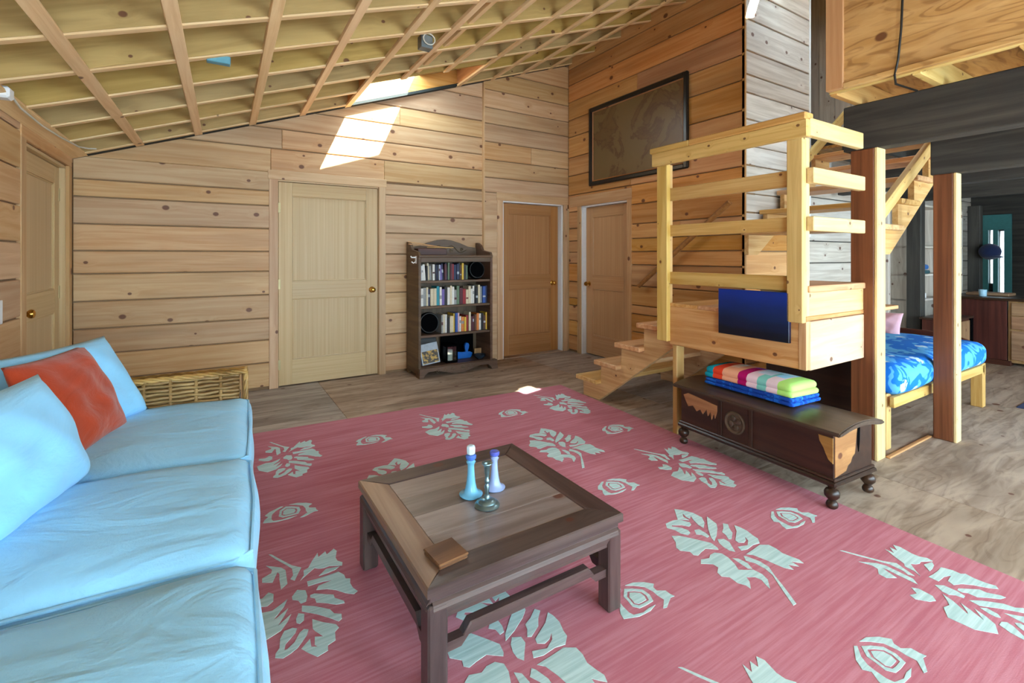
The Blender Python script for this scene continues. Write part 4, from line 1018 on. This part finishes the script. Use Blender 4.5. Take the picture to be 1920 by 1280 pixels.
# ------------------------------------------------------------------ bookcase
BX0, BX1, BY0, BY1 = 1.815, 2.715, 4.80, 5.17
bc = thing('bookcase', 'carved dark brown bookcase of four shelves against the plank wall', 'bookcase', ((BX0 + BX1) / 2, 5.0, 0))
MBX = wall_frame((0, BY0, 0), '-y')
side = [(-BY1, 0), (-BY1, 1.46), (-BY1 + .05, 1.46), (-BY1 + .12, 1.43), (-BY1 + .17, 1.37), (-BY1 + .24, 1.36), (-BY0 - .02, 1.345), (-BY0, 1.31), (-BY0, .10), (-BY0 + .0, 0), (-BY0 - .06, 0), (-BY0 - .09, .04), (-BY1 + .09, .04), (-BY1 + .06, 0)]
for x in (BX0 + .028, BX1):
    prism('side_panel', side, -.0, .028, wall_frame((x, 0, 0), '-x'), CASE, bc, .003)
box('back_panel', (BX0 + .028, BY1 - .012, .05), (BX1 - .028, BY1, 1.32), CASE, bc, 'z', .001)
SHZ = [(.085, .11), (.425, .45), (.735, .76), (1.01, 1.035)]
for a, b in SHZ: box('shelf', (BX0 + .028, BY0 + .012, a), (BX1 - .028, BY1 - .012, b), CASE, bc, 'x', .003)
box('top_board', (BX0 + .0, BY0 - .012, 1.285), (BX1 - .0, BY1, 1.31), CASE, bc, 'x', .004)
box('frieze', (BX0 + .028, BY0, 1.235), (BX1 - .028, BY0 + .02, 1.285), CASE, bc, 'x', .003)
crest = [(BX0 + .03, 1.31), (BX1 - .03, 1.31), (BX1 - .03, 1.40), (BX1 - .14, 1.415), (BX1 - .25, 1.455), (BX1 - .36, 1.485), ((BX0 + BX1) / 2, 1.495), (BX0 + .36, 1.485), (BX0 + .25, 1.455), (BX0 + .14, 1.415), (BX0 + .03, 1.40)]
cr_ = prism('crest_board', crest, 0, .022, wall_frame((0, BY1 - .0, 0), '-y'), CASE, bc, .003)
CARV = wood('carved_scroll_wood', '#6b5644', '#54412f', '#2f2218', 0, .02, .05, .4)  # scroll carving in a brown close to the case wood
cxm = (BX0 + BX1) / 2
for s in (-1, 1):
    pts = []
    for i in range(22):
        t = i / 21
        pts.append((cxm + s * (.02 + .26 * t), BY1 - .026, 1.385 + .045 * math.sin(t * 2.0 * math.pi) * (1 - .3 * t) - .01 * t))
    tube('scroll_carving', pts, .006, CARV, cr_, 6)
    tube('scroll_carving', [(cxm + s * .22 + .022 * (1 - i / 20) * math.cos(i * .55), BY1 - .026, 1.375 + .024 * (1 - i / 20) * math.sin(i * .55)) for i in range(18)], .005, CARV, cr_, 6)
    tube('scroll_carving', [(cxm + s * .09 + .024 * (1 - i / 20) * math.cos(i * .55 + 2), BY1 - .026, 1.365 + .022 * (1 - i / 20) * math.sin(i * .55 + 2)) for i in range(18)], .005, CARV, cr_, 6)
skirt = [(BX0 + .005, 0), (BX0 + .05, 0), (BX0 + .06, .03), (BX0 + .10, .062), (BX0 + .20, .066), (BX0 + .30, .04), (BX0 + .38, .02), (cxm, .012), (BX1 - .38 + .03, .02), (BX1 - .27, .04), (BX1 - .17, .066), (BX1 - .07, .062), (BX1 - .03, .03), (BX1 - .015, 0), (BX1 + .06, 0), (BX1 + .05, .105), (BX0 + .005, .105)]
sk = prism('skirt', skirt, 0, .024, wall_frame((0, BY0, 0), '-y'), CASE, bc, .003)
for s in (-1, 1):
    for k in range(3):
        tube('scroll_carving', [(cxm + s * (.06 + .085 * k) + .03 * (1 - i / 22) * math.cos(i * .5 + k), BY0 - .025, .062 + .026 * (1 - i / 22) * math.sin(i * .5 + k)) for i in range(20)], .0035, CARV, sk, 5)
box('base_lip', (BX1 - .03, BY0 - .0, .0), (BX1 + .055, BY0 + .05, .105), CASE, bc, 'x', .004)
hk = thing('coat_hook', 'small white hook on the left side of the bookcase', 'hook', (BX0 - .01, 4.87, 1.25))
box('plate', (BX0 - .006, 4.85, 1.22), (BX0 - .0005, 4.89, 1.30), WHITEP, hk, 'z', .002)
tube('prong', [(BX0 - .004, 4.87, 1.285), (BX0 - .05, 4.87, 1.285), (BX0 - .06, 4.87, 1.30)], .007, WHITEP, hk, 8)
tube('prong', [(BX0 - .004, 4.87, 1.24), (BX0 - .03, 4.87, 1.225), (BX0 - .05, 4.87, 1.24)], .007, WHITEP, hk, 8)
kt = thing('letter_tray', 'dark low box with thin sticks lying on top of the bookcase', 'box', (2.02, 5.0, 1.31))
box('box', (1.86, 4.93, 1.3105), (2.20, 5.11, 1.385), DESKW, kt, 'x', .004)
for a, b in (((1.72, 4.86, 1.452), (2.22, 4.97, 1.392)), ((1.75, 4.93, 1.43), (2.24, 5.0, 1.397)), ((1.95, 4.9, 1.397), (2.25, 4.86, 1.394))): beam('stick', a, b, .008, .008, TREAD, kt)

ORD = ['first', 'second', 'third', 'fourth', 'fifth', 'sixth', 'seventh', 'eighth', 'ninth', 'tenth', 'eleventh', 'twelfth', 'thirteenth', 'fourteenth', 'fifteenth', 'sixteenth', 'seventeenth', 'eighteenth', 'nineteenth', 'twentieth', 'twenty-first', 'twenty-second', 'twenty-third', 'twenty-fourth', 'twenty-fifth', 'twenty-sixth', 'twenty-seventh']
BC = {'white': '#d9d6cd', 'cream': '#cdbf9f', 'grey': '#8d8d8a', 'black': '#1a1a1e', 'navy': '#1f2748', 'blue': '#2b4f97', 'teal': '#1c8593', 'purple': '#6a5a9c', 'red': '#8f1c22', 'maroon': '#4d1a26', 'yellow': '#d3ad3a', 'orange': '#cf7a33', 'brown': '#5a3b28', 'green': '#5f7358', 'pink': '#c9a7a4', 'silver': '#aab2ba'}
bmats = {k: plain('book_' + k, v, .55, var=.1, scale=60) for k, v in BC.items()}
PAGE = plain('book_pages', '#d8cfb8', .8)
def shelf_books(names, u0, u1, z, hmin, hmax, shelf, lean_until, seed):
    rr = random.Random(seed); n = len(names)
    ws = [rr.uniform(.7, 1.35) for _ in names]; tot = sum(ws); x = u0
    for i, nm in enumerate(names):
        w = ws[i] / tot * (u1 - u0) ; h = rr.uniform(hmin, hmax); d = rr.uniform(.13, .17)
        ang = math.radians(-4.5) if i < lean_until and i % 3 else 0
        if ang: h *= .97
        y0 = BY0 + .045 + rr.uniform(0, .02)
        t = thing('book', '%s book, %s from the left on the %s shelf of the bookcase' % (nm, ORD[i], shelf), 'book', (x + w / 2, y0 + d / 2, z), 0, 'books on the %s shelf' % shelf)
        M = Matrix.Translation((x + w / 2, y0, z + .0005)) @ Matrix.Rotation(ang, 4, 'Y') @ Matrix.Translation((0, 0, .0007 * abs(ang) * 0))
        if ang: M = Matrix.Translation((0, 0, w / 2 * math.sin(abs(ang)))) @ M
        tw = w - .0016 - (.002 if ang else 0)
        c = box('spine', (-tw / 2, 0, 0), (tw / 2, .004, h), bmats[nm], t, 'z', .001, M)
        c2 = box('cover', (-tw / 2, .004, 0), (-tw / 2 + .002, d, h), bmats[nm], t, 'z', 0, M)
        box('cover', (tw / 2 - .002, .004, 0), (tw / 2, d, h), bmats[nm], t, 'z', 0, M)
        box('pages', (-tw / 2 + .002, .004, .003), (tw / 2 - .002, d - .003, h - .004), PAGE, t, 'z', 0, M)
        if rr.random() < .35:
            lb = 'silver' if nm in ('black', 'navy', 'red', 'maroon', 'brown', 'blue', 'purple', 'teal') else ('grey' if rr.random() < .7 else 'maroon')
            b0 = h * rr.uniform(.3, .6)
            box('title_band', (-tw / 2 + .001, -.0006, b0), (tw / 2 - .001, .001, b0 + h * rr.uniform(.08, .2)), bmats[lb], c, 'z', 0, M)
        x += w
T_ = BX0 + .034
shelf_books(['silver', 'white', 'white', 'black', 'cream', 'grey', 'white', 'black', 'navy', 'silver', 'purple', 'navy', 'maroon', 'navy', 'green', 'maroon', 'red', 'navy', 'navy', 'black', 'brown', 'yellow', 'black', 'green'], T_, T_ + .575, 1.035, .155, .195, 'top', 14, 1)
shelf_books(['white', 'grey', 'cream', 'navy', 'cream', 'cream', 'teal', 'white', 'purple', 'black', 'white', 'cream', 'white', 'grey', 'green', 'maroon', 'red', 'cream', 'cream', 'white', 'white', 'black', 'black', 'cream', 'grey', 'blue', 'navy'], T_, BX1 - .035, .76, .16, .215, 'second', 0, 2)
shelf_books(['grey', 'cream', 'white', 'black', 'cream', 'cream', 'yellow', 'blue', 'pink', 'white', 'orange', 'yellow', 'red', 'cream', 'maroon', 'maroon', 'brown', 'orange', 'white', 'black', 'brown', 'yellow'], T_ + .25, BX1 - .040, .45, .16, .215, 'third', 0, 3)
def disc(label, x, z, r, grp='round black speakers'):
    t = thing('round_speaker', label, 'speaker', (x, 5.0, z), 0, grp)
    m = Matrix.Translation((x, 4.93, z + r * .985)) @ Matrix.Rotation(math.pi / 2 - .12, 4, 'X')
    lathe('shell', [(0, -.02), (r * .75, -.02), (r, .0), (r, .02), (r * .9, .04), (0, .04)], NEARB, t, m, 32)
    tube('rim', [(r * .88 * math.cos(i * math.pi / 16), r * .88 * math.sin(i * math.pi / 16), .041) for i in range(33)], .004, BLACK, t, 6, m)
disc('round black disc leaning at the right end of the top bookcase shelf', BX1 - .155, 1.035, .105)
disc('round black disc leaning at the left end of the third bookcase shelf', T_ + .125, .45, .118)
# bottom shelf
def leaning(name, label, cat, x0, x1, h, y, mat, ang, th=.012, group=None):
    t = thing(name, label, cat, ((x0 + x1) / 2, y, .11), 0, group)
    M = Matrix.Translation((x0, y, .111)) @ Matrix.Rotation(-ang, 4, 'X') @ Matrix.Rotation(math.radians(-6), 4, 'Y')
    return t, M
fr, M1 = leaning('picture_frame', 'black picture frame leaning at the back of the lowest bookcase shelf', 'picture frame', 1.865, 2.15, 0, 5.02, BLACK, .22)
box('frame', (0, 0, 0), (.29, .014, .285), BLACK, fr, 'z', .004, M1)
b1, M2 = leaning('book', 'blue-spined large book leaning at the left end of the lowest shelf', 'book', 1.862, 2.0, 0, 4.905, BLACK, .16)
box('cover', (0, 0, 0), (.22, .016, .195), bmats['navy'], b1, 'z', .002, M2)
box('pages', (.004, .003, .004), (.222, .013, .192), PAGE, b1, 'z', 0, M2)
b2_, M3 = leaning('book', 'white book with a golden cover picture leaning on the lowest shelf', 'book', 1.895, 2.1, 0, 4.885, BLACK, .2)
box('cover', (0, 0, 0), (.21, .014, .225), bmats['silver'], b2_, 'z', .002, M3)
def goldpic():
    k = NT('golden_photo_print'); o = k.obj(); n = k.noise(o, 28, 4)
    return k.done(k.mix(k.rng(n, .46, .6), L('#3f3427'), L('#c59a3e')), .4)
box('cover_picture', (.012, -.001, .012), (.198, .002, .145), goldpic(), b2_, 'z', 0, M3)
ln_ = thing('candle_lantern', 'black metal lantern with a white candle on the lowest bookcase shelf', 'lantern', (2.235, 4.95, .11))
LX, LY, LZ, lw2, lh = 2.235, 4.93, .1105, .068, .20
box('base', (LX - lw2, LY - lw2, LZ), (LX + lw2, LY + lw2, LZ + .018), NEARB, ln_, 'x', .003)
box('roof', (LX - lw2, LY - lw2, LZ + lh - .022), (LX + lw2, LY + lw2, LZ + lh), NEARB, ln_, 'x', .008)
for a in (-1, 1):
    for b in (-1, 1): box('bar', (LX + a * (lw2 - .006) - .006, LY + b * (lw2 - .006) - .006, LZ + .018), (LX + a * (lw2 - .006) + .006, LY + b * (lw2 - .006) + .006, LZ + lh - .022), NEARB, ln_, 'z', .001)
for a in (-1, 1):
    box('pane', (LX + a * (lw2 - .008) - .001, LY - lw2 + .01, LZ + .018), (LX + a * (lw2 - .008) + .001, LY + lw2 - .01, LZ + lh - .022), GLASS, ln_, 'z', 0)
    box('pane', (LX - lw2 + .01, LY + a * (lw2 - .008) - .001, LZ + .018), (LX + lw2 - .01, LY + a * (lw2 - .008) + .001, LZ + lh - .022), GLASS, ln_, 'z', 0)
lathe('candle', [(0, .018), (.032, .018), (.032, .135), (.026, .14), (0, .136)], plain('candle_wax', '#e6dfcd', .5), ln_, Matrix.Translation((LX, LY, LZ)), 20)
tube('ring', [(LX + .022 * math.cos(i * .5), LY, LZ + lh + .012 + .02 * math.sin(i * .5)) for i in range(14)], .003, NEARB, ln_, 6)
dk = thing('picture_frame', 'dark blank panel standing behind the lantern on the lowest shelf', 'panel', (2.42, 5.08, .11))
box('panel', (2.20, 5.10, .111), (2.62, 5.12, .40), NEARB, dk, 'x', .003)
# bright blue cut-out figure: round head on a wide base
BLUEP = plain('bright_blue_plastic', '#0f62b8', .35)
fig = [(-.085, 0), (.07, 0), (.095, .02), (.10, .055), (.075, .068), (.045, .070), (.040, .085), (.052, .115), (.058, .145), (.048, .170), (.030, .180), (.010, .172), (.000, .145), (.002, .115), (.010, .088), (.004, .072), (-.03, .072), (-.07, .078), (-.10, .082), (-.105, .05)]
tag(prism('paddle_toy', fig, 0, .03, wall_frame((2.46, 5.03, .1105), '-y'), BLUEP, None, .006), 'bright blue rounded plastic figure on the lowest bookcase shelf', 'toy')
gj = thing('trinket_dish', 'small glass dish with dark trinkets at the right end of the lowest shelf', 'dish', (2.60, 4.9, .11))
lathe('dish', [(0, 0), (.035, 0), (.065, .03), (.07, .05), (.066, .05), (.06, .032), (.032, .005), (0, .005)], plain('dark_glass', '#27303a', .15, var=.2), gj, Matrix.Translation((2.60, 4.90, .1105)), 20)
tag(box('note_card', (2.585, 5.0, .111), (2.675, 5.006, .21), DESKL, None, 'z', .001), 'small tan card standing behind the glass dish on the lowest shelf', 'card')

# ------------------------------------------------------------------ daybed
bd = thing('daybed', 'pale wooden daybed frame with low curved brown footboard under the stairs', 'bed', (4.7, 1.75, 0))
box('side_rail', (3.80, 1.335, .295), (5.64, 1.365, .365), STUD, bd, 'x', .004)
box('side_rail', (3.80, 2.15, .255), (5.64, 2.18, .375), STUD, bd, 'x', .004)
box('slat_deck', (3.82, 1.37, .32), (5.62, 2.15, .36), TREAD, bd, 'x', .002)
for (x, y) in ((5.58, 1.335), (3.80, 1.38), (5.58, 2.10), (3.80, 2.10)): box('leg', (x, y, 0), (x + .075, y + .08, .375), STUD, bd, 'z', .004)
fb = [(-1.36, .36), (-2.18, .36), (-2.18, .60), (-1.75, .60), (-1.55, .585), (-1.43, .54), (-1.37, .46)]
prism('footboard', fb, -.03, .0, wall_frame((5.68, 0, 0), '-x'), DESKW, bd, .006)
prism('headboard', [(-1.40, .10), (-2.2, .10), (-2.2, .70), (-1.40, .70)], -.03, .0, wall_frame((3.80, 0, 0), '-x'), CHEST, bd, .004)
mt = soft_box('mattress', .89, 1.83, .20, .075, .03, FLORAL, None, Matrix.Translation((4.735, 1.755, .46)) @ Matrix.Rotation(math.pi / 2, 4, 'Z'), .004, 14, 9, .01)
tag(mt, 'blue floral mattress lying on the daybed behind the posts', 'mattress')
tag(pillow('bed_pillow', .34, .24, .12, PINKP, None, axes((5.40, 2.0, .655), (.15, .95, 0), (.25, 0, 1)), 4), 'pink pillow standing on the blue floral daybed', 'pillow')

# ------------------------------------------------------------------ far room behind the posts
timber('timber_post', 'weathered grey post with a pale blue edge behind the daybed', 'post', (7.05, 2.22, 0), (7.18, 2.36, 1.98), BEAM, 'z')
tag(box('door_jamb', (6.80, 2.45, 0), (6.86, 2.60, 2.0), PINE_W, None, 'z', .004), 'pale narrow upright board just left of the grey post', 'board')
timber('timber_post', 'dark post beside the teal framed window in the far room', 'post', (8.95, 2.17, 0), (9.07, 2.30, 2.0), BEAM, 'z')
timber('timber_post', 'brown post at the right edge beside the dark coat', 'post', (9.5, 1.72, 0), (9.58, 1.80, 2.0), POST, 'z')
su = thing('shelving_unit', 'pale shelving unit along the far wall seen between the posts', 'shelves', (8.2, 2.5, 0))
for x in (7.3, 8.15, 8.85): box('upright', (x, 2.33, 0), (x + .03, 2.67, 1.95), PINE_W, su, 'z')
for z in (.30, .74, 1.05, 1.40, 1.92): box('shelf', (7.3, 2.33, z), (8.88, 2.67, z + .025), PINE_W, su, 'x')
SHIRT = cloth('bright_blue_cloth', '#1c62a8', .9, .3); SHIRT2 = cloth('dark_teal_cloth', '#12494f', .9, .3)
tag(soft_box('folded_cloth', .30, .24, .05, .02, .005, SHIRT2, None, Matrix.Translation((7.62, 2.47, 1.10)), .002, 8, 1), 'folded dark teal cloth under the blue one on the far shelf', 'cloth')
tag(soft_box('folded_cloth', .28, .23, .07, .03, .005, SHIRT, None, Matrix.Translation((7.62, 2.47, 1.16)), .002, 8, 2), 'folded bright blue cloth on the far shelf', 'cloth')
tag(box('storage_box', (8.45, 2.40, 1.425), (8.75, 2.62, 1.78), WHITEP, None, 'x', .01), 'pale box standing high on the far shelf', 'box')
pf = thing('picture_frame', 'small black picture frame in front of the pale box on the far shelf', 'picture frame', (8.5, 2.36, 1.425))
box('frame', (8.36, 2.345, 1.426), (8.58, 2.36, 1.64), NEARB, pf, 'z', .003)
box('picture', (8.39, 2.342, 1.45), (8.55, 2.346, 1.58), bmats['silver'], pf, 'z', 0)
vs = thing('flower_vase', 'pale vase with red flowers on the far shelf', 'vase', (8.45, 2.42, 1.075))
lathe('vase', [(0, 0), (.03, 0), (.045, .04), (.04, .10), (.025, .14), (.03, .16), (0, .16)], plain('pale_ceramic', '#b9d2cb', .3), vs, Matrix.Translation((8.45, 2.42, 1.076)), 16)
bm = bmesh.new()
for i in range(5): sphere_bm(bm, (8.45 + R.uniform(-.05, .05), 2.42 + R.uniform(-.04, .04), 1.27 + R.uniform(-.02, .05)), .028, 1, 1, .8, 8, 6)
link('flowers', mesh_of(bm, 'f', True), vs, None, plain('red_petals', '#a83a2a', .7))
tag(box('paper_stack', (7.35, 2.37, .7655), (7.70, 2.6, .83), WHITEP, None, 'x', .003), 'stack of white papers on a lower far shelf', 'papers')
dsk = thing('writing_desk', 'dark mahogany desk with worn pine drawers in the far room', 'desk', (8.2, 1.6, 0))
box('top', (7.92, .95, .77), (8.62, 2.26, .80), CHEST, dsk, 'y', .006)
box('modesty_panel', (7.98, 1.70, .06), (8.02, 2.22, .77), DESKW, dsk, 'z')
box('plinth', (7.95, 1.66, 0), (8.05, 2.24, .06), DESKW, dsk, 'y')
ped = box('pedestal', (7.98, 1.0, .04), (8.6, 1.69, .77), DESKL, dsk, 'z')
for i, (a, b) in enumerate(((.60, .75), (.44, .59), (.08, .42))):
    dw = box('drawer', (7.955, 1.03, a), (7.982, 1.66, b), DESKL, ped, 'y', .004)
    for y in (1.2, 1.50): tube('pull', [(7.955, y - .03, (a + b) / 2), (7.935, y - .02, (a + b) / 2 - .01), (7.935, y + .02, (a + b) / 2 - .01), (7.955, y + .03, (a + b) / 2)], .006, NEARB, dw, 6)
tag(lathe('cup', [(0, 0), (.035, 0), (.04, .08), (.036, .08), (.03, .006), (0, .006)], plain('pale_blue_cup', '#a9d3e6', .3), None, Matrix.Translation((8.15, 1.95, .801)), 16), 'pale blue cup on the dark desk in the far room', 'cup')
tag(box('wooden_tray', (8.3, 1.75, .801), (8.6, 2.15, .835), DESKL, None, 'y', .008), 'wooden tray lying on the dark desk below the window', 'tray')
cb = thing('low_cabinet', 'low brown cabinet standing before the desk behind the daybed', 'cabinet', (7.3, 2.1, 0))
box('carcass', (6.95, 1.92, .03), (7.60, 2.18, .57), DESKW, cb, 'z', .004)
box('top', (6.93, 1.90, .57), (7.62, 2.20, .595), CHEST, cb, 'x', .005)
box('end_panel', (6.99, 1.905, .06), (7.50, 1.92, .55), DESKL, cb, 'z', .003)
box('corner_post', (7.53, 1.90, 0), (7.60, 1.925, .57), NEARB, cb, 'z', .003)
sp = thing('stapler', 'small white gadget lying on the low cabinet', 'gadget', (7.0, 2.0, .6))
box('body', (6.95, 1.96, .5955), (7.0, 2.08, .625), WHITEP, sp, 'y', .01); box('lid', (6.952, 1.965, .626), (6.998, 2.07, .648), bmats['silver'], sp, 'y', .008)
hat = thing('navy_hat', 'navy hat hanging on the dark post by the far window', 'hat', (9.0, 2.12, 1.35))
bm = bmesh.new(); sphere_bm(bm, (8.90, 2.06, 1.36), .11, 1, 1.05, 1.0, 16, 10); link('crown', mesh_of(bm, 'c', True), hat, None, cloth('navy_cloth', '#141f3f', .9, .3))
bm = bmesh.new(); sphere_bm(bm, (8.88, 2.03, 1.29), .10, .9, 1.1, .18, 16, 8); link('brim', mesh_of(bm, 'b', True), hat, None, cloth('navy_brim', '#141f3f', .9, .3))
coat = thing('hanging_coat', 'dark green coat hanging at the right edge with a yellow strap', 'coat', (9.0, 1.45, .9))
COATM = cloth('dark_green_wool', '#16211d', .95, .6)
soft_box('coat_body', .25, .60, 1.05, .10, .02, COATM, coat, Matrix.Translation((9.0, 1.40, 1.12)), .012, 12, 5)
tube('strap', [(8.86, 1.66, 1.62), (8.85, 1.60, 1.60), (8.85, 1.56, 1.48), (8.85, 1.58, 1.34), (8.85, 1.64, 1.26)], .014, bmats['yellow'], coat, 6)
tube('hook', [(9.0, 1.40, 1.64), (9.0, 1.40, 1.80), (9.0, 1.44, 1.84), (9.0, 1.47, 1.99)], .006, BRASS, coat, 6)
rg2 = tag(box('floor_mat', (5.83, .2, 0), (6.9, 1.185, .008), plain('navy_mat', '#2a3557', .95, var=.3, scale=60), None, 'x', .002), 'small navy mat on the floor at the right edge beyond the bed', 'mat')
